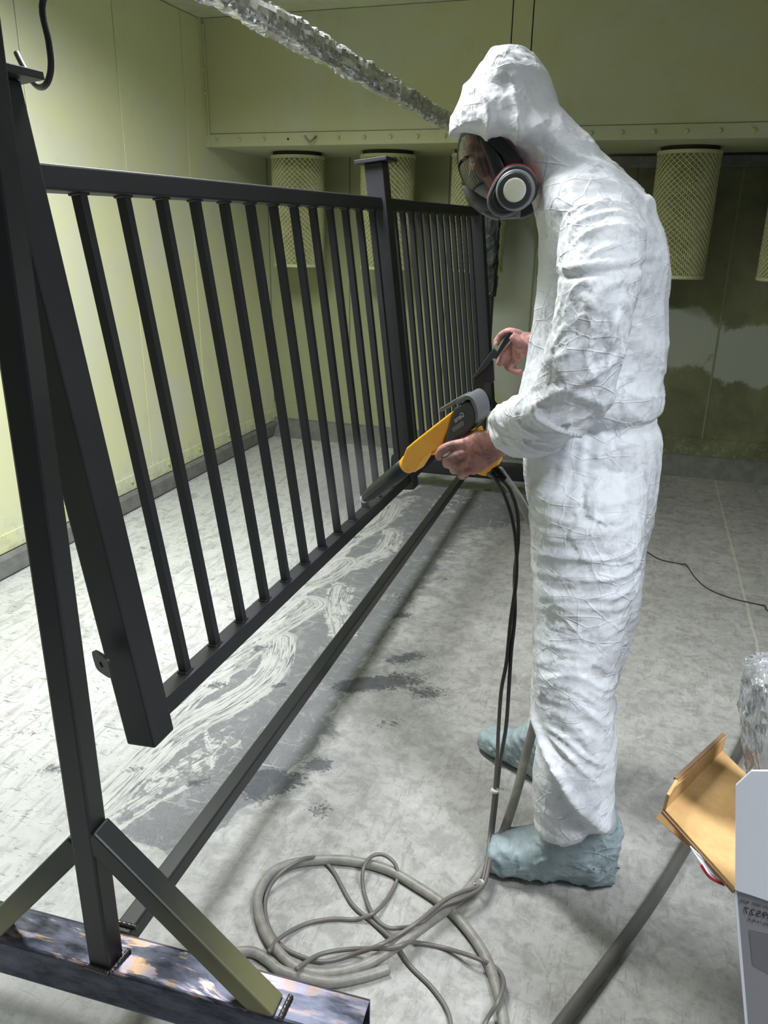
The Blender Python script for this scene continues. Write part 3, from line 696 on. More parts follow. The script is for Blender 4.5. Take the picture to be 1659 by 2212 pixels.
# S hook holding the near post cap
b = NB()
hp = [at(88, -110, 1.20), at(93, 0, 1.20), at(105, 90, 1.205), at(110, 135, 1.21), at(107, 165, 1.215), at(97, 185, 1.22), at(82, 187, 1.235), at(66, 170, 1.25), at(50, 143, 1.265), at(36, 115, 1.28)]
top_ = [V((UX+.0, 1.195, 1.962)), V((UX+.045, 1.195, 1.955)), V((UX+.058, 1.195, 1.90))]
top_ = [V((UX-.05, 1.195, 1.925)), V((UX-.04, 1.195, 1.965)), V((UX+.0, 1.195, 1.98)), V((UX+.04, 1.195, 1.955))]
pts = [np.array(p) for p in top_]+[np.array(at(85, -160, 1.2)) if False else (np.array(top_[-1])*.35+np.array(hp[1])*.65)]+hp[1:]
sweep(b, pts, .0052, 10, 6)
hk = obj('hanging_hook', b, M['powder'], None, True); tag(hk, 'bent black steel rod hook holding the cap of the near railing post', 'hook')

# ------------------------------------------------------------------ cables and hoses
def floor_path(pts, z): return [np.array([*fl(p[0], p[1], p[2] if len(p) > 2 else z)]) for p in pts]
def cable(name, pts, r, m, label, cat, group=None, n=10, sub=7):
    b = NB(); sweep(b, pts, r, n, sub); o = obj(name, b, m, None, True); return tag(o, label, cat, group)
GY_ = 1.74
hz = .0125
big = [at(1078, 1018, 1.74), at(1100, 1048, 1.80), at(1128, 1090, 1.86), at(1160, 1160, 1.89), at(1195, 1280, 1.84), at(1195, 1400, 1.80), at(1170, 1500, 1.76), at(1150, 1580, 1.72), at(1134, 1640, 1.69),
       at(1112, 1725, 1.63)]+floor_path([(1078, 1820, .06), (1032, 1895, .03), (985, 1948, .022), (900, 2012, .038), (850, 2048, .030), (780, 2088, .02), (700, 2104), (640, 2090), (592, 2045), (563, 1990), (558, 1935), (588, 1885), (650, 1862), (740, 1858),
       (830, 1876), (900, 1914), (968, 1962), (1030, 2035), (1066, 2110), (1088, 2212), (1092, 2300), (1070, 2480), (990, 2700), (900, 2900)], hz)
cable('powder_hose', big, .0118, M['hose'], 'thick grey powder hose running from the gun into a big loop on the floor', 'hose', None, 12)
seg = floor_path([(440, 2085), (490, 2062), (543, 2056), (581, 2076), (606, 2096), (655, 2112, .0118), (717, 2122, .0118), (790, 2108, .0118), (840, 2092, .0118)], .0118)
cable('short_hose', seg, .0112, M['hose'], 'short end of grey hose curling beside the bare steel base beam', 'hose', None, 12)
def lay(pts, z=.006): return floor_path(pts, z)
ca = [at(1062, 1022, 1.735), at(1085, 1060, 1.735), at(1103, 1110, 1.73), at(1114, 1170, 1.72), at(1115, 1250, 1.71), at(1103, 1340, 1.69), at(1094, 1430, 1.67), at(1083, 1490, 1.65), at(1077, 1570, 1.64), at(1073, 1650, 1.62), at(1066, 1730, 1.60), at(1058, 1800, 1.59)]
cb = [at(1075, 1030, 1.735), at(1100, 1055, 1.735), at(1117, 1105, 1.735), at(1119, 1170, 1.735), at(1112, 1240, 1.72), at(1112, 1330, 1.70), at(1104, 1410, 1.68), at(1099, 1490, 1.66), at(1093, 1570, 1.65), at(1080, 1650, 1.63), at(1072, 1730, 1.61), at(1064, 1800, 1.60)]
A1 = lay([(1050, 1870, .05), (1037, 1912, .04), (1000, 1926, .05), (960, 1945, .055), (905, 1990, .06), (860, 2020, .05), (815, 2044, .05), (760, 2062, .012), (700, 2077, .01), (650, 2066), (605, 2040), (577, 1990), (575, 1935), (604, 1888, .03), (655, 1856, .035), (692, 1856, .012), (722, 1885), (760, 1952), (805, 1992), (848, 2030, .012), (885, 2085), (932, 2132), (965, 2180), (975, 2225), (975, 2300), (940, 2480), (860, 2700)])
B1 = lay([(1056, 1870, .055), (1042, 1915, .045), (1000, 1940, .05), (955, 1958, .05), (905, 1996, .05), (868, 2004, .018), (835, 2003, .012), (805, 1975, .012), (786, 1925), (784, 1882, .03), (800, 1852, .034), (826, 1846, .034), (850, 1862, .034), (859, 1884, .02), (856, 1906), (838, 1940), (808, 1972, .018), (768, 1986), (720, 1985), (660, 1996), (605, 2026, .016), (580, 2056, .03)])
cable('gun_cable', ca+A1, .0048, M['cable'], 'thin grey gun cable sweeping round inside the hose loop to the bottom edge', 'cable', 'thin cables from the gun', 8)
cable('gun_cable', cb+B1, .0048, M['cable'], 'thin grey gun cable making a narrow upright loop across the top of the hose ring', 'cable', 'thin cables from the gun', 8)
cable('gun_cable', lay([(640, 2094, .034), (690, 2062, .016), (760, 2050, .016), (845, 2048, .045), (880, 2036, .045), (905, 2037, .01), (960, 2048), (1025, 2068, .03), (1072, 2092, .012), (1088, 2122, .03), (1075, 2165, .034), (1048, 2212), (1030, 2290), (1010, 2480), (940, 2700)]),
      .0048, M['cable'], 'thin grey cable crossing below the hose ring towards the bottom edge at right', 'cable', 'thin cables from the gun', 8)
for p, zz, lb in (((1069, 1708), 1.602, 'small pale cable tie round the hanging gun cables beside the lower leg'), ((1037, 1907), None, 'small pale cable tie round the gun cables by the near boot cover')):
    c_ = V(at(p[0], p[1], zz)) if zz else V(fl(p[0], p[1], .045))
    b = NB(); d_ = V((.3, .1, 1)).normalized() if zz else V((-.6, -.7, .2)).normalized(); s_ = d_.orthogonal().normalized(); q_ = d_.cross(s_)
    loft(b, [(c_-d_*.003, s_*.013, q_*.008), (c_+d_*.003, s_*.013, q_*.008)], 14); sweep(b, [c_+s_*.012, c_+s_*.02+d_*.006, c_+s_*.026], .0012, 6)
    tag(obj('cable_tie', b, M['tie']), lb, 'cable tie', 'cable ties on the gun cables')
cable('air_hose', floor_path([(900, 2900), (1050, 2500), (1150, 2300), (1212, 2212), (1300, 2095), (1400, 1960), (1480, 1832), (1540, 1725), (1590, 1635), (1612, 1588), (1650, 1500), (1700, 1400), (1780, 1260), (1900, 1160)], .0145), .0142, M['hosedark'],
      'dark grey hose running diagonally across the floor behind the cardboard box', 'hose', None, 14)
cable('floor_wire', floor_path([(1340, 1170), (1393, 1190), (1425, 1208), (1470, 1218), (1482, 1220, .02), (1502, 1248), (1530, 1272), (1580, 1292), (1640, 1306), (1652, 1308, .012), (1659, 1319), (1700, 1330), (1800, 1340), (1950, 1320)], .004), .0028, M['wire'],
      'very thin dark wire trailing across the floor right of the worker', 'wire', None, 6)

# ------------------------------------------------------------------ person
person = thing('person', 'person in a hooded white disposable coverall and full-face respirator, spraying the railing', 'person', None, (-.05, 1.8, 0))
PL = V(person.location)
def RG(lx, ly, rx, ry, Y, b, tw=0.0):
    a, c = V(at(lx, ly, Y)), V(at(rx, ry, Y)); ctr = (a+c)/2
    return (ctr-PL, (c-a)/2, V((0, b, tw)))
def voxel(bm_list, size, smooth_it=2, name='tmp'):
    """union of closed lofts -> one continuous remeshed surface, returns mesh"""
    me = bpy.data.meshes.new(name)
    bmesh.ops.recalc_face_normals(bm_list, faces=bm_list.faces); bm_list.to_mesh(me); bm_list.free()
    o = bpy.data.objects.new(name, me); COL.objects.link(o)
    m = o.modifiers.new('r', 'REMESH'); m.mode = 'VOXEL'; m.voxel_size = size; m.use_smooth_shade = True
    if smooth_it:
        s = o.modifiers.new('s', 'SMOOTH'); s.iterations = smooth_it; s.factor = 0.5
    dg = bpy.context.evaluated_depsgraph_get(); dg.update(); ev = o.evaluated_get(dg)
    out = bpy.data.meshes.new_from_object(ev); bpy.data.objects.remove(o); bpy.data.meshes.remove(me)
    return out
b = NB()
# torso
loft(b, [RG(1146, 1100, 1418, 1100, 1.80, .15), RG(1138, 1050, 1430, 1050, 1.80, .175), RG(1130, 1000, 1432, 1000, 1.80, .178), RG(1128, 950, 1432, 950, 1.80, .165), RG(1134, 920, 1422, 915, 1.80, .155), RG(1134, 902, 1412, 896, 1.80, .148),
         RG(1126, 884, 1422, 876, 1.80, .155), RG(1128, 850, 1430, 845, 1.80, .158), RG(1135, 800, 1438, 790, 1.80, .155), RG(1148, 720, 1443, 710, 1.80, .155), RG(1158, 640, 1447, 630, 1.80, .16), RG(1166, 560, 1447, 550, 1.80, .172),
         RG(1167, 505, 1436, 500, 1.80, .19), RG(1164, 455, 1408, 440, 1.80, .195), RG(1164, 410, 1375, 395, 1.80, .165), RG(1164, 375, 1338, 352, 1.80, .12), RG(1170, 340, 1310, 325, 1.80, .09)], 40, 2.3)
# hood
loft(b, [RG(1158, 475, 1350, 385, 1.80, .125), RG(1146, 428, 1340, 348, 1.80, .122), RG(1130, 352, 1302, 317, 1.80, .120), RG(1116, 326, 1256, 284, 1.80, .126), RG(1045, 322, 1235, 258, 1.80, .128), RG(968, 303, 1214, 228, 1.80, .128), RG(970, 258, 1205, 194, 1.80, .125),
         RG(1005, 186, 1188, 150, 1.80, .108), RG(1036, 138, 1165, 124, 1.80, .085), RG(1062, 112, 1140, 106, 1.80, .05), RG(1085, 100, 1118, 98, 1.80, .02)], 36, 2.1)
# near leg
loft(b, [RG(1170, 980, 1400, 985, 1.73, .09), RG(1142, 1050, 1408, 1050, 1.70, .125), RG(1147, 1150, 1398, 1150, 1.68, .128), RG(1149, 1250, 1384, 1250, 1.66, .12), RG(1148, 1340, 1356, 1345, 1.64, .112), RG(1148, 1420, 1336, 1430, 1.62, .105), RG(1156, 1510, 1328, 1520, 1.60, .10),
         RG(1160, 1575, 1332, 1580, 1.59, .108), RG(1152, 1650, 1334, 1645, 1.58, .112), RG(1150, 1715, 1328, 1710, 1.58, .112), RG(1156, 1755, 1322, 1745, 1.575, .100), RG(1172, 1776, 1320, 1762, 1.57, .088), RG(1190, 1786, 1314, 1770, 1.57, .074)], 40, 2.2)
# far leg
loft(b, [RG(1180, 1000, 1425, 1000, 1.90, .10), RG(1155, 1080, 1424, 1080, 1.92, .125), RG(1165, 1180, 1398, 1180, 1.94, .12), RG(1165, 1300, 1388, 1300, 1.96, .112), RG(1155, 1380, 1368, 1380, 1.98, .105), RG(1146, 1460, 1342, 1460, 2.0, .098), RG(1143, 1540, 1320, 1530, 2.0, .095),
         RG(1141, 1610, 1300, 1590, 2.01, .094), RG(1146, 1650, 1290, 1630, 2.01, .09)], 36, 2.2)
# near sleeve
SL = [RG(1240, 420, 1372, 430, 1.70, .08), RG(1216, 490, 1396, 500, 1.625, .10), RG(1207, 560, 1390, 575, 1.585, .098), RG(1202, 630, 1376, 645, 1.555, .09), RG(1190, 710, 1360, 720, 1.54, .084), RG(1172, 780, 1344, 795, 1.535, .082), RG(1146, 835, 1328, 868, 1.54, .082),
      RG(1118, 862, 1280, 918, 1.56, .08), RG(1090, 878, 1205, 968, 1.605, .072), RG(1064, 894, 1146, 990, 1.655, .061), RG(1052, 908, 1114, 987, 1.685, .050), RG(1054, 920, 1098, 976, 1.695, .036)]
loft(b, SL, 32, 2.1)
# far sleeve
loft(b, [RG(1220, 450, 1340, 460, 1.92, .08), RG(1210, 560, 1340, 570, 1.99, .08), RG(1200, 680, 1320, 700, 2.01, .07), RG(1180, 745, 1290, 800, 2.01, .062), RG(1160, 742, 1190, 790, 1.99, .05), RG(1143, 722, 1150, 772, 1.985, .038)], 24, 2.1)
cov = voxel(b, .0050, 3, 'coverall')
# ---- cloth wrinkles
def crumple(q):
    ds, ps = mn.voronoi(q); best = -9
    for c in ps:
        g = mn.noise_vector(c*13.7)*2.2; v = g.dot(q-c)-.15*(q-c).length_squared
        if v > best: best = v
    return best*.5
def wrinkle(me):
    n = len(me.vertices); co = np.empty(n*3); me.vertices.foreach_get('co', co); co = co.reshape(-1, 3)
    no = np.empty(n*3); me.vertices.foreach_get('normal', no) if hasattr(me.vertices[0], 'normal') else None; no = no.reshape(-1, 3)
    disp = np.zeros(n); dirt = np.zeros(n)
    def rot(p, ax, an): return Matrix.Rotation(an, 3, ax) @ p
    for i in range(n):
        p = V(co[i])+PL; x, y, z = p
        # regional weights
        leg = max(0, min(1, (1.0-z)/.15)); knee = math.exp(-((z-.50)/.15)**2); thigh = math.exp(-((z-.85)/.14)**2)
        waist = math.exp(-((z-1.105)/.045)**2); torso = max(0, min(1, (z-1.0)/.1)); hood = max(0, min(1, (z-1.55)/.08))
        near = max(0, min(1, (1.70-y)/.08)); arm = torso*near*(1-hood)
        d = 0.
        w_ = mn.noise(p*4+V((9, 0, 0))); w2 = mn.noise(p*2.3+V((0, 7, 0)))
        def ridge(q, s): return max(0, 1-abs(mn.noise(q)*2.6))**1.5*s
        d += .009*mn.noise(p*4.0)
        # crushed-paper facets: upper envelope of tilted planes around the nearest cells
        d += crumple(V((p.x*9+w_, p.y*9, p.z*9+w2)))*.009
        q = rot(p, 'Y', .5); d += crumple(V((q.x*12, q.y*12, q.z*20)))*.0035
        # thigh: long diagonal tension folds rising to the back
        q = rot(p, 'Y', .45+.5*w2)
        d += thigh*ridge(V((q.x*3.0, q.y*3.2, q.z*21+w_*1.2)), .0075)
        q = rot(p, 'Y', .15+.4*w_); d += leg*ridge(V((q.x*4.0, q.y*4.2, q.z*30+4)), .003)
        # knee and calf: stacked arching folds
        sag = (x+.02)**2*4.0
        q = V((x*3.0, y*3.5, (z+sag+.35*x)*15+w_*3.0))
        d += knee*ridge(q, .0085)*(.35+.65*max(0, min(1, .5+2.2*mn.noise(p*6+V((0, 0, 5))))))+knee*ridge(q*1.7+V((3, 0, 0)), .004)
        # big diagonal folds below the knee
        e_ = (z-.36)+(x+.05)*1.15+.02*w_
        if .10 < z < .52: d += .026*math.exp(-(e_/.018)**2)-.014*math.exp(-((e_+.045)/.03)**2)
        e_ = (z-.20)-(x+.05)*.5+.02*w_
        if .08 < z < .40: d += .014*math.exp(-(e_/.02)**2)
        # waist: elastic line, gathers fading downwards, blousing above
        ang = math.atan2(y-1.8, x+.08); pl = math.exp(-((z-1.05)/.09)**2)
        d += (waist*.003+pl*.009*max(0, mn.noise(V((ang*6.5, 3, z*1.2)))+.15))
        d -= .010*math.exp(-((z-1.105)/.012)**2)
        d += .010*math.exp(-((z-1.15)/.03)**2)
        # torso drape
        tw = torso*(1-hood)*(1-near*.7)
        d += tw*ridge(V((x*8, y*8, z*2.2+w_)), .010)
        q = rot(p, 'Y', -.75)
        d += tw*ridge(V((q.x*4, q.y*4, q.z*14+w_)), .011)*(1 if x > -.02 else .3)
        # sleeve crumples
        q = rot(p, 'Y', -.25); d += arm*crumple(V((q.x*14, q.y*9, q.z*11)))*.007
        q = rot(p, 'Y', .35*w2*3); d += arm*ridge(V((q.x*5, q.y*6, q.z*14)), .007)
        el = math.exp(-(((x-(-.03))/.12)**2+((z-1.24)/.08)**2))*near
        q = rot(p, 'Y', .6); d += el*ridge(V((q.x*2.4, q.y*4, q.z*22)), .014)
        # seam across the upper sleeve
        zz = z-(1.432+.012*math.sin((x+.1)*14)+.006*w_)
        d += near*torso*(-.007*math.exp(-(zz/.006)**2)+.005*math.exp(-((zz-.015)/.008)**2))
        # hood folds running from brow to nape
        q = rot(p, 'Y', -.62)
        d += hood*(ridge(V((q.x*2.4, q.y*6, q.z*13+w_*1.5)), .010)+.005*mn.noise(p*9))
        npw = math.exp(-(((x-.0)/.10)**2+((z-1.60)/.07)**2)); q = rot(p, 'Y', -.40)
        d += npw*ridge(V((q.x*2.2, q.y*4, q.z*17)), .015)
        disp[i] = (d-.010)*(1-.55*no[i][0]**2)
        dirt[i] = .15+.9*arm*math.exp(-((z-1.35)/.16)**2)+.35*thigh+.9*math.exp(-(((x+.14)/.05)**2+((z-.66)/.05)**2))+.4*hood*mn.noise(p*6)
    co += no*disp[:, None]; me.vertices.foreach_set('co', co.ravel()); me.update()
    a = me.attributes.new('dirt', 'FLOAT', 'POINT'); a.data.foreach_set('value', np.clip(dirt, 0, 1).astype(np.float32))
wrinkle(cov)
link('coverall', cov, M['suit'], person, True)

# ---- boot covers
def boot(toe, heel, seed, hs=1.0):
    toe, heel = V(toe), V(heel); ax = heel-toe; L = ax.length; ax.normalize(); sd = V((-ax.y, ax.x, 0))
    prof = [(0.0, .030, .030), (.05, .062, .046), (.16, .080, .058), (.32, .090, .062), (.44, .122, .060), (.56, .165, .058), (.70, .20, .060), (.84, .20, .058), (.94, .19, .050), (1.0, .15, .036)]
    b = NB(); loft(b, [(toe+ax*(u*L)+V((0, 0, h*hs/2+.002))-PL, V((0, 0, h*hs/2)), sd*w_) for u, h, w_ in prof], 30, 2.6)
    me = voxel(b, .0055, 3, 'boot')
    n = len(me.vertices)
    for v in me.vertices:
        p = v.co+PL; k = mn.noise(p*14+V((seed, 0, 0)))*.008+(1-abs(mn.noise(V((p.x*26+p.z*10, p.y*20, p.z*26))+V((seed, 3, 3)))*2))**2*.006-.003
        k += crumple(V((p.x*22+seed, p.y*22, p.z*22)))*.010-.003
        k = max(-.008, min(.009, k))
        if p.z > .008: v.co += v.normal*k
        v.co.z = max(v.co.z, .001)
    a = me.attributes.new('dirt', 'FLOAT', 'POINT'); a.data.foreach_set('value', np.full(n, .55, np.float32))
    return link('boot_cover', me, M['boot'], person, True)
boot((-.220, 1.560, 0), (.098, 1.610, 0), 1., 1.12)
boot((-.315, 2.065, 0), (-.06, 1.905, 0), 5., .95)

# ---- body (head, hands and the figure inside the suit, one surface)
b = NB()
HC = V(at(1112, 318, 1.80)); ph = math.radians(27)
HF = V((-math.cos(ph), 0, -math.sin(ph))); HU = V((-math.sin(ph), 0, math.cos(ph))); HS = V((0, 1, 0))
def HP(f, s, u): return HC+HF*f+HS*s+HU*u-PL
ellipsoid(b, HP(-.005, 0, .035), HF*.098, HS*.076, HU*.095, 32, 20)
loft(b, [(HP(.015, 0, .04), HF*.078, HS*.070), (HP(.020, 0, -.01), HF*.076, HS*.066), (HP(.022, 0, -.05), HF*.068, HS*.058), (HP(.030, 0, -.085), HF*.052, HS*.045), (HP(.045, 0, -.11), HF*.028, HS*.028)], 28)
loft(b, [(HP(.088, 0, .022), HF*.008, HS*.008), (HP(.098, 0, -.005), HF*.012, HS*.011), (HP(.112, 0, -.028), HF*.014, HS*.015), (HP(.098, 0, -.04), HF*.012, HS*.014)], 14)
for s in (-1, 1):
    ellipsoid(b, HP(.078, s*.034, .032), HF*.018, HS*.028, HU*.010, 16, 10)      # brow
    ellipsoid(b, HP(.066, s*.042, -.012), HF*.024, HS*.026, HU*.020, 16, 10)     # cheek
    ellipsoid(b, HP(-.036, s*.074, -.005), HF*.018, HS*.008, HU*.030, 14, 10)    # ear
ellipsoid(b, HP(.090, 0, -.060), HF*.012, HS*.026, HU*.008, 14, 8); ellipsoid(b, HP(.088, 0, -.074), HF*.012, HS*.022, HU*.008, 14, 8)
loft(b, [(V(at(1225, 430, 1.80))-PL, V((.05, 0, .03)), V((0, .055, 0))), (HP(-.02, 0, -.05), V((.05, 0, .03)), V((0, .052, 0)))], 20)
def limb(pts, n=16):
    R = []
    P = [V(p[0]) for p in pts]
    for i, (p, a, c) in enumerate(pts):
        d = (P[min(i+1, len(P)-1)]-P[max(i-1, 0)]).normalized(); s = V((0, 1, 0)); s = (s-d*s.dot(d)).normalized(); q = d.cross(s)
        R.append((V(p)-PL, q*a, s*c))
    loft(b, R, n)
A = lambda x, y, Y: V(at(x, y, Y))
limb([(A(1230, 420, 1.8), .05, .06), (A(1290, 480, 1.8), .08, .12), (A(1300, 600, 1.8), .09, .11), (A(1290, 760, 1.8), .09, .10), (A(1280, 900, 1.8), .085, .10), (A(1285, 1020, 1.8), .09, .10)], 24)
limb([(A(1280, 1020, 1.75), .07, .06), (A(1255, 1250, 1.66), .07, .07), (A(1240, 1460, 1.61), .055, .055), (A(1235, 1600, 1.585), .055, .055), (A(1245, 1800, 1.59), .04, .04)])
limb([(A(1300, 1020, 1.88), .07, .06), (A(1275, 1250, 1.95), .07, .07), (A(1240, 1430, 1.99), .055, .055), (A(1215, 1640, 2.02), .04, .04)])
limb([(A(1300, 480, 1.70), .055, .05), (A(1290, 660, 1.58), .048, .045), (A(1250, 850, 1.56), .042, .04), (A(1150, 930, 1.66), .034, .032), (A(1085, 950, 1.705), .027, .022)])
limb([(A(1290, 480, 1.90), .055, .05), (A(1270, 640, 1.99), .045, .04), (A(1240, 780, 2.0), .038, .035), (A(1165, 760, 1.985), .028, .026), (A(1135, 742, 1.98), .026, .02)])
HY = 1.705
def ring2(x1, y1, x2, y2, Y, bb): a, c = V(at(x1, y1, Y)), V(at(x2, y2, Y)); return ((a+c)/2-PL, (c-a)/2, V((0, bb, 0)))
# near hand: back of hand to the camera, closed round the grip
loft(b, [ring2(1104, 932, 1108, 978, HY, .020), ring2(1080, 928, 1088, 984, HY, .020), ring2(1056, 926, 1068, 1000, HY, .021), ring2(1030, 932, 1046, 1016, HY, .021), ring2(1006, 944, 1026, 1026, HY+.002, .019), ring2(990, 954, 1010, 1024, HY+.006, .014)], 24, 2.4)
def finger(pts, r=.0098):
    P = [V(at(*p))-PL for p in pts]; Q = cr([np.array(p) for p in P], 4); R = []; pv = None
    for i, p in enumerate(Q):
        d = V(Q[min(i+1, len(Q)-1)]-Q[max(i-1, 0)]).normalized(); a = d.orthogonal().normalized() if pv is None else (pv-d*pv.dot(d)).normalized(); pv = a; c = d.cross(a)
        u = i/(len(Q)-1); knob = 1+.10*math.exp(-((u-.5)/.09)**2)+.12*math.exp(-((u)/.12)**2); rr = r*(1-.20*u)*knob*(1 if u < .93 else .78)
        R.append((V(p), a*rr, c*rr))
    loft(b, R, 14)
finger([(1003, 958, HY-.006), (975, 962, HY-.008), (955, 972, HY-.004), (948, 984, HY+.014), (950, 988, HY+.034)], .0112)
finger([(1003, 978, HY-.010), (982, 985, HY-.014), (966, 996, HY-.004), (966, 1004, HY+.018), (978, 1004, HY+.040)], .0112)
finger([(1012, 997, HY-.010), (994, 1004, HY-.013), (980, 1012, HY-.002), (982, 1018, HY+.020), (994, 1014, HY+.038)], .0105)
finger([(1024, 1013, HY-.006), (1008, 1020, HY-.009), (996, 1026, HY), (1000, 1030, HY+.018), (1010, 1026, HY+.034)], .0092)
finger([(1065, 945, HY+.014), (1035, 938, HY+.034), (1008, 945, HY+.044), (985, 958, HY+.044)], .012)
# far hand: pinching the black tool
Y2 = 1.975
loft(b, [ring2(1150, 718, 1150, 768, Y2, .022), ring2(1132, 716, 1134, 774, Y2, .020), ring2(1115, 716, 1118, 782, Y2, .019), ring2(1104, 722, 1108, 780, Y2, .014)], 20, 2.3)
finger([(1122, 722, Y2-.002), (1100, 716, Y2-.004), (1084, 724, Y2-.002), (1074, 736, Y2-.004), (1071, 747, Y2-.006)], .0105)
finger([(1112, 745, Y2+.004), (1098, 754, Y2+.006), (1086, 768, Y2+.004), (1080, 782, Y2+.002), (1076, 790, Y2)], .0105)
finger([(1116, 762, Y2+.004), (1100, 768, Y2+.008), (1094, 782, Y2+.006), (1099, 795, Y2), (1110, 800, Y2-.008)], .0105)
finger([(1122, 776, Y2), (1106, 786, Y2+.002), (1108, 798, Y2), (1118, 804, Y2-.006), (1130, 801, Y2-.012)], .0098)
finger([(1140, 748, Y2-.014), (1124, 742, Y2-.022), (1112, 732, Y2-.026), (1104, 725, Y2-.026)], .0118)
bodym = voxel(b, .0034, 2, 'body')
for v in bodym.vertices:
    p = v.co; 
link('body', bodym, M['skin'], person, True)
for s in (-1, 1):
    b = NB(); ellipsoid(b, HP(.080, s*.033, .012), HF*.011, HS*.012, HU*.006, 14, 10); obj('eye', b, M['eye'], person, True)
    b = NB(); sweep(b, [np.array(HP(.100, s*.018, .034)), np.array(HP(.099, s*.034, .040)), np.array(HP(.082, s*.054, .034))], .0042, 8); obj('eyebrow', b, M['hair'], person, True)
for p, dr in (((1070.5, 743, Y2-.0145), (0, -1, .3)),):
    b = NB(); ellipsoid(b, V(at(*p))-PL, V((.004, 0, 0)), V((0, .0018, 0)), V((.002, 0, .0065)), 10, 8); obj('fingernail', b, M['nail'], person, True)

# ---- respirator
resp_anchor = None
def band(pts, r1, r2, m, name, par):
    b = NB(); sweep(b, pts, r1, 10, 5); return obj(name, b, m, par, True)
b = NB()
# rubber face seal: a ring hugging the face
sealp = []
for k in range(28):
    a = 2*math.pi*k/28; s_ = math.sin(a)*.080; u_2 = math.cos(a)*.108-.012; f_ = .052-.9*abs(s_)**1.6+(.018 if u_2 < -.06 else 0)
    sealp.append(np.array(HP(f_, s_, u_2)))
Q = cr(sealp, 2, True); R_ = []
for i, p in enumerate(Q):
    d = V(Q[(i+1) % len(Q)]-Q[i-1]).normalized(); nrm = (V(p)-HP(.03, 0, -.01)).normalized(); nrm = (nrm-d*nrm.dot(d)).normalized(); c_ = d.cross(nrm)
    R_.append((V(p), nrm*.006, c_*.015))
R_.append(R_[0]); loft(b, R_, 10, 2.0, False)
resp = obj('respirator', b, M['rubber'], person, True); resp['label'] = 'black full-face respirator with clear visor'
# visor: domed lens patch
b = NB(); grid = []
for i in range(19):
    row = []
    for j in range(23):
        th = math.radians(-86+172*j/22); la = math.radians(-60+130*i/18)
        f_ = .018+.108*math.cos(la)*max(0, math.cos(th))**.8; s_ = .079*math.sin(th)*(.72+.28*math.cos(la)); u_2 = .108*math.sin(la)-.005
        row.append(b.verts.new(HP(f_, s_, u_2)))
    grid.append(row)
for i in range(18):
    for j in range(22): b.faces.new((grid[i][j], grid[i][j+1], grid[i+1][j+1], grid[i+1][j]))
obj('visor', b, M['visor'], resp, True)
# brow band over the visor
b = NB(); sweep(b, [np.array(HP(.045, s_, .098-0.3*abs(s_)**1.3)) if False else np.array(HP(.018+.122*math.cos(math.radians(58))*math.cos(th)**.8, .082*math.sin(th)*.87, .098)) for th in [math.radians(-86+172*k/14) for k in range(15)]], .0085, 10, 3)
obj('brow_band', b, M['rubber'], resp, True)
# temple straps
for s_ in (-1, 1):
    b = NB(); bar(b, HP(.045, s_*.083, .085), HP(-.004, s_*.087, -.045), HF, .012, .0035, .001); obj('temple_strap', b, M['rubber'], resp)
# inner nose cup
b = NB(); loft(b, [(HP(.085, 0, -.002), HF*.020, HS*.020), (HP(.100, 0, -.025), HF*.032, HS*.034), (HP(.098, 0, -.055), HF*.036, HS*.044), (HP(.085, 0, -.085), HF*.034, HS*.044), (HP(.07, 0, -.105), HF*.02, HS*.03)], 24); obj('nose_cup', b, M['plastic'], resp, True)
# front speech/valve rings
def lathe_o(name, a, c, prof, m, par, n=28):
    b = NB(); lathe(b, a, c, prof, n); return obj(name, b, m, par, True)
va = V(at(1045, 414, 1.80))-PL; vd = (V(at(1032, 428, 1.80))-V(at(1052, 396, 1.80))).normalized()
lathe_o('valve_body', va-vd*.02, va+vd*.012, [(0, .024), (1, .027)], M['rubber'], resp)
lathe_o('valve_ring', va+vd*.008, va+vd*.026, [(0, .022), (.15, .025), (.8, .025), (.85, .021), (1, .021)], M['chrome'], resp)
vc = V(at(1066, 446, 1.80))-PL; dv2 = (HF*.75-HU*.66).normalized()
lathe_o('exhale_valve', vc-dv2*.01, vc+dv2*.020, [(0, .026), (.5, .029), (.9, .028), (1, .024)], M['plastic'], resp)
lathe_o('exhale_cap', vc+dv2*.016, vc+dv2*.023, [(0, .022), (.8, .022), (1, .018)], M['greyplastic'], resp)
b = NB(); slab(b, [V(at(1075, 455, 1.76))-PL, V(at(1118, 452, 1.76))-PL, V(at(1116, 471, 1.76))-PL, V(at(1080, 474, 1.76))-PL], (0, .05, 0), 0, .002); obj('lower_block', b, M['greyplastic'], resp)
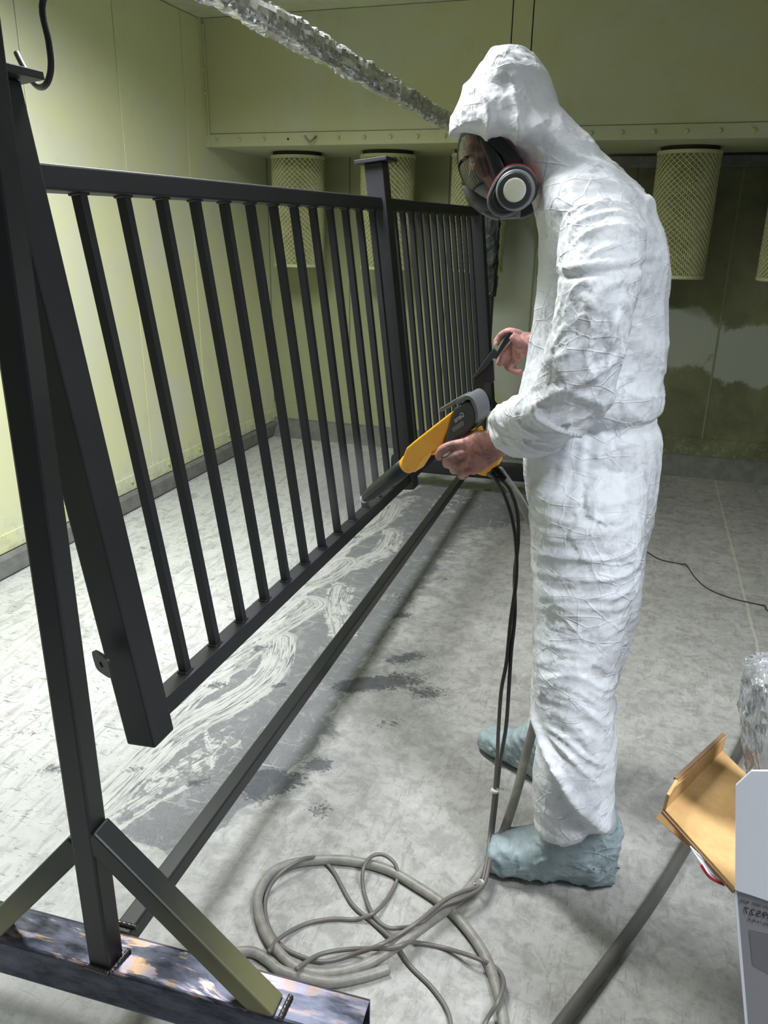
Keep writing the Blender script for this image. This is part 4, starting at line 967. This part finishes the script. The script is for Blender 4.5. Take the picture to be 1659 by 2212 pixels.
# cartridges (near one visible, twin on the far side)
tear = [(1116, 357), (1140, 364), (1156, 384), (1159, 408), (1150, 431), (1124, 451), (1098, 465), (1074, 465), (1058, 452), (1053, 430), (1062, 405), (1076, 380), (1094, 362)]
cen = np.array([1104, 412.])
def outline(k, Y, dy=0):
    return [V(at(*(cen+(np.array(p)-cen)*k+np.array([0, dy])), Y))-PL for p in tear]
for side in (0, 1):
    def SP(k, Y, dy=0):
        o_ = outline(k, Y, dy)
        if side: o_ = [V((p.x, 2*(1.80-PL.y)-p.y, p.z)) for p in o_]
        return o_
    sgn = -1 if side else 1
    b = NB(); slab(b, SP(.99, 1.668), (0, .034*sgn, 0), 5, .004); fc = obj('filter_cartridge_body', b, M['plastic'], resp, False)
    b = NB(); slab(b, SP(1.03, 1.684), (0, .012*sgn, 0), 5, .002); obj('cartridge_rim', b, M['greyplastic'], resp)
    if not side: b = NB(); slab(b, SP(1.02, 1.698, -3), (0, .020*sgn, 0), 5, .002); obj('red_filter_band', b, M['red'], resp)
    b = NB(); slab(b, SP(.80, 1.664), (0, .006*sgn, 0), 5, .002); obj('cartridge_face', b, M['gunblack'], resp)
    pc = V(at(1113, 411, 1.664))-PL
    if side: pc.y = 2*(1.80-PL.y)-pc.y
    lathe_o('cartridge_ring', pc+V((0, .006*sgn, 0)), pc+V((0, -.005*sgn, 0)), [(0, .0385), (.6, .0385), (.9, .0365), (1, .0345)], M['greyplastic'], resp, 36)
    lathe_o('cartridge_hub', pc+V((-.001, .004*sgn, -.001)), pc+V((-.001, -.0075*sgn, -.001)), [(0, .0345), (.9, .0335), (1, .031)], M['plastic'], resp, 36)
    lathe_o('filter_pad', pc+V((0, .002*sgn, 0)), pc+V((0, -.0090*sgn, 0)), [(0, .0225), (.92, .0225), (1, .019)], M['pad'], resp, 32)
# small drape of the hood edge at the jaw
# ------------------------------------------------------------------ spray gun
gun = thing('spray_gun', 'yellow and black electrostatic powder spray gun pointed at the bottom rail', 'spray gun', None, at(1000, 975, 1.73))
GL = V(gun.location)
g0, g1, g2 = V(at(785, 1082, 1.97)), V(at(1010, 905, 1.745)), V(at(1060, 1015, 1.745))
gn = (g1-g0).cross(g2-g0).normalized()
if gn.y > 0: gn = -gn
def GP(x, y, off=0.0):
    r = V(ray(x, y)); c = V(CAM); P0 = g0+gn*off; k = (P0-c).dot(gn)/r.dot(gn); return c+r*k-GL
def gslab(name, pts, o0, o1, m, sn=0, bev=.004, par=None):
    b = NB(); slab(b, [GP(x, y, o1) for x, y in pts], gn*(o0-o1), sn, bev); return obj(name, b, m, par or gun)
# barrel
ax0, ax1 = GP(786, 1078, -.0), GP(884, 1001, -.0)
b = NB(); lathe(b, ax0, ax1, [(0, .010), (.06, .0145), (.25, .0195), (.6, .0215), (1, .0225)], 28); obj('barrel', b, M['gunbarrel'], gun, True)
dn = (ax1-ax0).normalized()
b = NB(); lathe(b, ax0-dn*.008, ax0+dn*.014, [(0, .0085), (.15, .0105), (.7, .0128), (1, .0128)], 24); obj('nozzle', b, M['nozzle'], gun, True)
b = NB(); lathe(b, ax1-dn*.012, ax1+dn*.03, [(0, .0225), (.25, .0242), (.8, .0245), (1, .022)], 28); obj('barrel_collar', b, M['yellow'], gun)
gslab('gun_body', [(865, 998), (877, 968), (892, 955), (968, 895), (978, 889), (966, 930), (955, 955), (948, 966), (930, 978), (915, 989), (905, 1003), (893, 1022)], -.022, .024, M['yellow'], 0, .008)
gslab('trigger_guard', [(930, 979), (956, 958), (962, 955), (968, 975), (950, 984), (932, 984)], -.010, .012, M['yellow'], 0, .004)
gslab('gun_head', [(979, 883), (1003, 868), (1018, 868), (1026, 880), (1030, 900), (1026, 918), (1010, 934), (975, 958), (955, 966), (964, 932), (972, 902)], -.023, .025, M['gunblack'], 0, .007)
gslab('gun_head_trim', [(985, 868), (1004, 855), (1016, 857), (1026, 870), (1032, 890), (1031, 908), (1026, 914), (1027, 896), (1020, 874), (1010, 862), (990, 873)], -.0205, .0265, M['gungrey'], 3, .002)
gslab('hanging_hook', [(947, 889), (950, 882), (985, 861), (1004, 852), (1014, 856), (1004, 864), (980, 876), (952, 890)], -.010, .012, M['gungrey'], 0, .003)
gslab('display_bezel', [(975, 926), (1000, 908), (1003, 914), (1002, 919), (980, 934)], .0245, .0262, M['gungrey'], 0, .0005)
gslab('hand_grip', [(990, 950), (1030, 925), (1042, 955), (1062, 985), (1076, 996), (1070, 1008), (1046, 1030), (1030, 1026), (1015, 1000), (1000, 975)], -.013, .010, M['yellow'], 0, .006)
# mirrored word on the head, as the photo shows it
def text(body, name, parent, mat, origin, xdir, ydir, size, mirror=True, depth=.0004, bold=0.0):
    cu = bpy.data.curves.new(name, 'FONT'); cu.body = body; cu.size = size; cu.extrude = depth; cu.align_x = 'LEFT'; cu.offset = bold
    o = bpy.data.objects.new('t', cu); COL.objects.link(o); dg = bpy.context.evaluated_depsgraph_get(); dg.update()
    me = bpy.data.meshes.new_from_object(o.evaluated_get(dg)); bpy.data.objects.remove(o)
    x, y = V(xdir).normalized(), V(ydir); y = (y-x*y.dot(x)).normalized(); n = x.cross(y)
    W = max(v.co.x for v in me.vertices)
    for v in me.vertices:
        c = v.co; cx = (W-c.x) if mirror else c.x
        v.co = V(origin)+x*cx+y*c.y+n*c.z
    if mirror: me.flip_normals()
    return link(name, me, mat, parent)
text('Gema', 'printed_word', gun, M['print'], GP(984, 913, .0260), GP(1012, 892, .026)-GP(984, 913, .026), GP(976, 903, .026)-GP(984, 913, .026), .0155, True, .0004, .0003)
# strain relief sleeve
b = NB(); p0, p1 = GP(1066, 1008, 0), GP(1092, 1036, 0)
loft(b, [(p0+(p1-p0)*(k/24), V((0, 1, 0))*(.0075+.0022*(k % 2)-.0022*k/24), (p1-p0).normalized().cross(V((0, 1, 0)))*(.0075+.0022*(k % 2)-.0022*k/24)) for k in range(25)], 12)
obj('strain_relief', b, M['gunblack'], gun)
b = NB(); lathe(b, GP(1052, 1012, -.004), GP(1085, 1030, -.012), [(0, .013), (.2, .015), (1, .0135)], 20); obj('hose_connector', b, M['hosedark'], gun, True)

# ------------------------------------------------------------------ black tool in the far hand, cable bundle on the far upright
tool = thing('hand_tool', 'black bar-handled flat tool held up by the far hand beside the railing end', 'tool', None, at(1075, 760, 1.965))
TL = V(tool.location)
def tslab(name, pts, Y, th, m, bev=.002):
    b = NB(); slab(b, [V(at(x, y, Y))-TL for x, y in pts], (0, th, 0), 0, bev); return obj(name, b, m, tool)
tslab('handle', [(1099, 717), (1107, 719), (1102, 734), (1084, 758), (1072, 776), (1066, 774), (1078, 752), (1092, 726)], 1.955, .014, M['gunblack'])
tslab('blade_edge', [(1066, 752), (1076, 762), (1056, 786), (1036, 806), (1022, 819), (1019, 817), (1035, 795)], 1.958, .008, M['plastic'])
tslab('side_plate', [(1066, 778), (1068, 822), (1062, 828), (1050, 829), (1046, 838), (1044, 850), (1030, 862), (1018, 858), (1024, 818), (1044, 800)], 1.962, .006, M['gunblack'])
bun = thing('clamp_bundle', 'bundle of black clamp and twisted wire tied at the far rack upright', 'clamp', None, at(1045, 868, 4.4))
BL = V(bun.location); b = NB()
for k in range(16):
    an = k*.9; sweep(b, [np.array(V(at(1035+10*math.sin(an), 852+22*math.cos(an*1.7), 4.40+.02*math.sin(k)))-BL), np.array(V(at(1045+8*math.cos(an*2), 866+12*math.sin(an), 4.38))-BL), np.array(V(at(1040+12*math.cos(an), 880+8*math.sin(an*1.3), 4.42))-BL)], .011, 7, 4)
obj('wire_tangle', b, M['rubber'], bun)
b = NB(); slab(b, [V(at(x, y, 4.36))-BL for x, y in ((1044, 853), (1050, 856), (1061, 853), (1060, 864), (1052, 866), (1046, 864))], (0, .03, 0), 0, .003); obj('clamp_jaw', b, M['rubber'], bun)
b = NB(); sweep(b, [np.array(V(at(x, y, 4.37))-BL) for x, y in ((1055, 862), (1056, 872), (1057, 882), (1066, 890), (1074, 898), (1082, 912))], .004, 6, 5); obj('dangling_wire', b, M['rubber'], bun, True)

# ------------------------------------------------------------------ cardboard box with flaps
YX = 1.0
c0 = V(at(1585, 1925, YX)); xd = V((.998, .035, 0)).normalized(); yd = V((.075, .995, 0)).normalized()
bx = thing('cardboard_box', 'open carton with white outside, grey printed front and brown inner flap, bottom right', 'box', None, (c0.x+.2, c0.y+.12, 0))
XO = V(bx.location); ZB = c0.z; Wb, Db = .42, .26; sh = .133
def panel(name, quad, th, m, bev=.0008, par=None):
    b = NB(); q = [V(p)-XO for p in quad]; n = (q[1]-q[0]).cross(q[2]-q[0]).normalized()*th; slab(b, q, n, 0, 0); return obj(name, b, m, par or bx)
tl, tr_ = c0, c0+xd*Wb; bl2, br2 = V((c0.x+sh, c0.y+.0, 0.0))+yd*.0, V((c0.x+sh, c0.y, 0))+xd*(Wb-sh)
btl, btr = tl+yd*Db, tr_+yd*Db; bbl, bbr = bl2+yd*Db, br2+yd*Db
fpnl = panel('front_panel', [tl, tr_, br2, bl2], .004, M['printgrey'])
panel('left_panel', [btl, tl, bl2, bbl], .004, M['white']); panel('back_panel', [btr, btl, bbl, bbr], .004, M['white']); panel('right_panel', [tr_, btr, bbr, br2], .004, M['white'])
panel('bottom_panel', [bl2, br2, bbr, bbl], -.004, M['kraft'])
# white flap standing up from the front edge
_p0, _p1, _p2 = V(at(1590, 1922, YX-.004)), V(at(1590, 1697, YX-.02)), V(at(1720, 1965, YX+.0))
_n = (_p1-_p0).cross(_p2-_p0)
def WP(x, y): r = V(ray(x, y)); c = V(CAM); return c+r*((_p0-c).dot(_n)/r.dot(_n))
wf = [WP(1588, 1922), WP(1590, 1697), WP(1624, 1666), WP(1720, 1666), WP(1720, 1967)]
panel('white_flap', wf, .003, M['white'])
# brown flap folded out to the left
hn, hf = V(at(1586, 1922, YX)), V(fl(1612, 1677, ZB+.01))
on, of = V(fl(1431, 1749, ZB+.02)), V(fl(1555, 1621, ZB+.02))
bf = panel('brown_flap', [hn, hf, of, on], .004, M['kraft'])
lip0, lip1 = V(at(1440, 1715, on.y-.02)), V(at(1563, 1587, of.y))
lipm = V(at(1459, 1683, on.y+.03))
panel('flap_lip', [on, of, lip1, lipm, lip0], .005, M['kraft'])
b = NB(); bar(b, lipm-XO, lip1-XO, (0, 1, 0), .0035, .0022, .0005); obj('torn_edge', b, M['kraftedge'], bx)
b = NB(); bar(b, on-XO+V((0, -.001, -.003)), hn-XO+V((0, -.001, -.003)), (0, 0, 1), .0028, .002, .0005); obj('torn_edge', b, M['kraftedge'], bx)
panel('under_flap', [V(fl(1416, 1766, ZB-.02)), V(fl(1431, 1752, ZB-.01)), V(fl(1500, 1840, ZB-.01)), V(fl(1470, 1815, ZB-.02))], .002, M['kraft'])
uf = panel('outer_liner', [V(at(1490, 1828, YX+.06)), V(at(1584, 1918, YX+.01)), V(at(1560, 1912, YX+.02)), V(at(1528, 1885, YX+.03))], .002, M['white'])
b = NB(); sweep(b, [np.array(V(at(x, y, YX+.02))-XO) for x, y in ((1514, 1868), (1530, 1892), (1548, 1904), (1566, 1912))], .0022, 6, 4); obj('red_tape_edge', b, M['red'], bx)
# print on the grey front
nf = (tr_-tl).cross(bl2-tl).normalized(); nf = nf if nf.y < 0 else -nf
def FQ(x, y, off=.0012): r = V(ray(x, y)); c = V(CAM); P0 = tl+nf*off; k = (P0-c).dot(nf)/r.dot(nf); return c+r*k-XO
text('04689527', 'printed_number', bx, M['ink'], FQ(1604, 1972), FQ(1659, 1986)-FQ(1604, 1972), FQ(1602, 1956)-FQ(1604, 1972), .0165, True, .0001, 0)
text('NOV 0097  BOX', 'printed_line', bx, M['ink'], FQ(1597, 1948), FQ(1660, 1964)-FQ(1597, 1948), FQ(1596, 1940)-FQ(1597, 1948), .0062, True, .0001, 0)
text('REF 302-14 BLK', 'printed_line', bx, M['ink'], FQ(1614, 1988), FQ(1659, 2000)-FQ(1614, 1988), FQ(1612, 1978)-FQ(1614, 1988), .0066, True, .0001, 0)
b = NB(); q = [FQ(1618, 2010, .0006), FQ(1760, 2040, .0006), FQ(1760, 2160, .0006), FQ(1626, 2085, .0006)]; b.faces.new([b.verts.new(p) for p in q]); obj('dark_print_area', b, M['printdark'], bx)

# clear plastic bag standing out of the box
b = NB(); R_ = []
for k, (x1, x2, yy) in enumerate(((1632, 1740, 1720), (1622, 1745, 1660), (1616, 1745, 1600), (1606, 1740, 1545), (1607, 1735, 1490), (1614, 1720, 1450), (1628, 1700, 1430), (1645, 1670, 1424))):
    a, c = V(at(x1, yy, 1.16)), V(at(x2, yy, 1.16)); R_.append(((a+c)/2, (c-a)/2, V((0, [.05, .06, .065, .07, .065, .05, .03, .01][k], 0))))
loft(b, R_, 30, 2.4, True)
bmesh.ops.subdivide_edges(b, edges=b.edges[:], cuts=4, use_grid_fill=True)
b.normal_update()
for v in b.verts: v.co += v.normal*(.008*mn.noise(v.co*14)+.010*crumple(v.co*26)+.006*crumple(v.co*60))
tag(obj('plastic_bag', b, M['film'], None, False), 'crumpled clear plastic bag standing out of the open carton', 'bag')

# ------------------------------------------------------------------ airborne powder
def cloud(name, c, r, dens, col, label):
    t = NT(name); t.n.remove(t.b)
    v = t.n.new('ShaderNodeVolumePrincipled'); v.inputs['Color'].default_value = col; v.inputs['Anisotropy'].default_value = 0.2
    vl = t.n.new('ShaderNodeVectorMath'); vl.operation = 'LENGTH'; t.L(t.mapping(t.tc.outputs['Object'], tuple(1/k for k in r)), vl.inputs[0])
    t.L(t.ramp(vl.outputs['Value'], 0.15, 1.0, dens, 0.0), v.inputs['Density'])
    t.L(v.outputs[0], t.n['Material Output'].inputs['Volume'])
    b = NB(); ellipsoid(b, (0, 0, 0), (r[0], 0, 0), (0, r[1], 0), (0, 0, r[2]), 20, 14)
    o = obj(name, b, t.m, None, True); o.location = c; tag(o, label, 'powder cloud'); o['kind'] = 'stuff'; return o
cloud('powder_cloud', FP(.98, .82, -.02), (.17, .30, .17), 3.2, (.55, .54, .54, 1), 'faint puff of sprayed powder hanging round the balusters beside the gun nozzle')
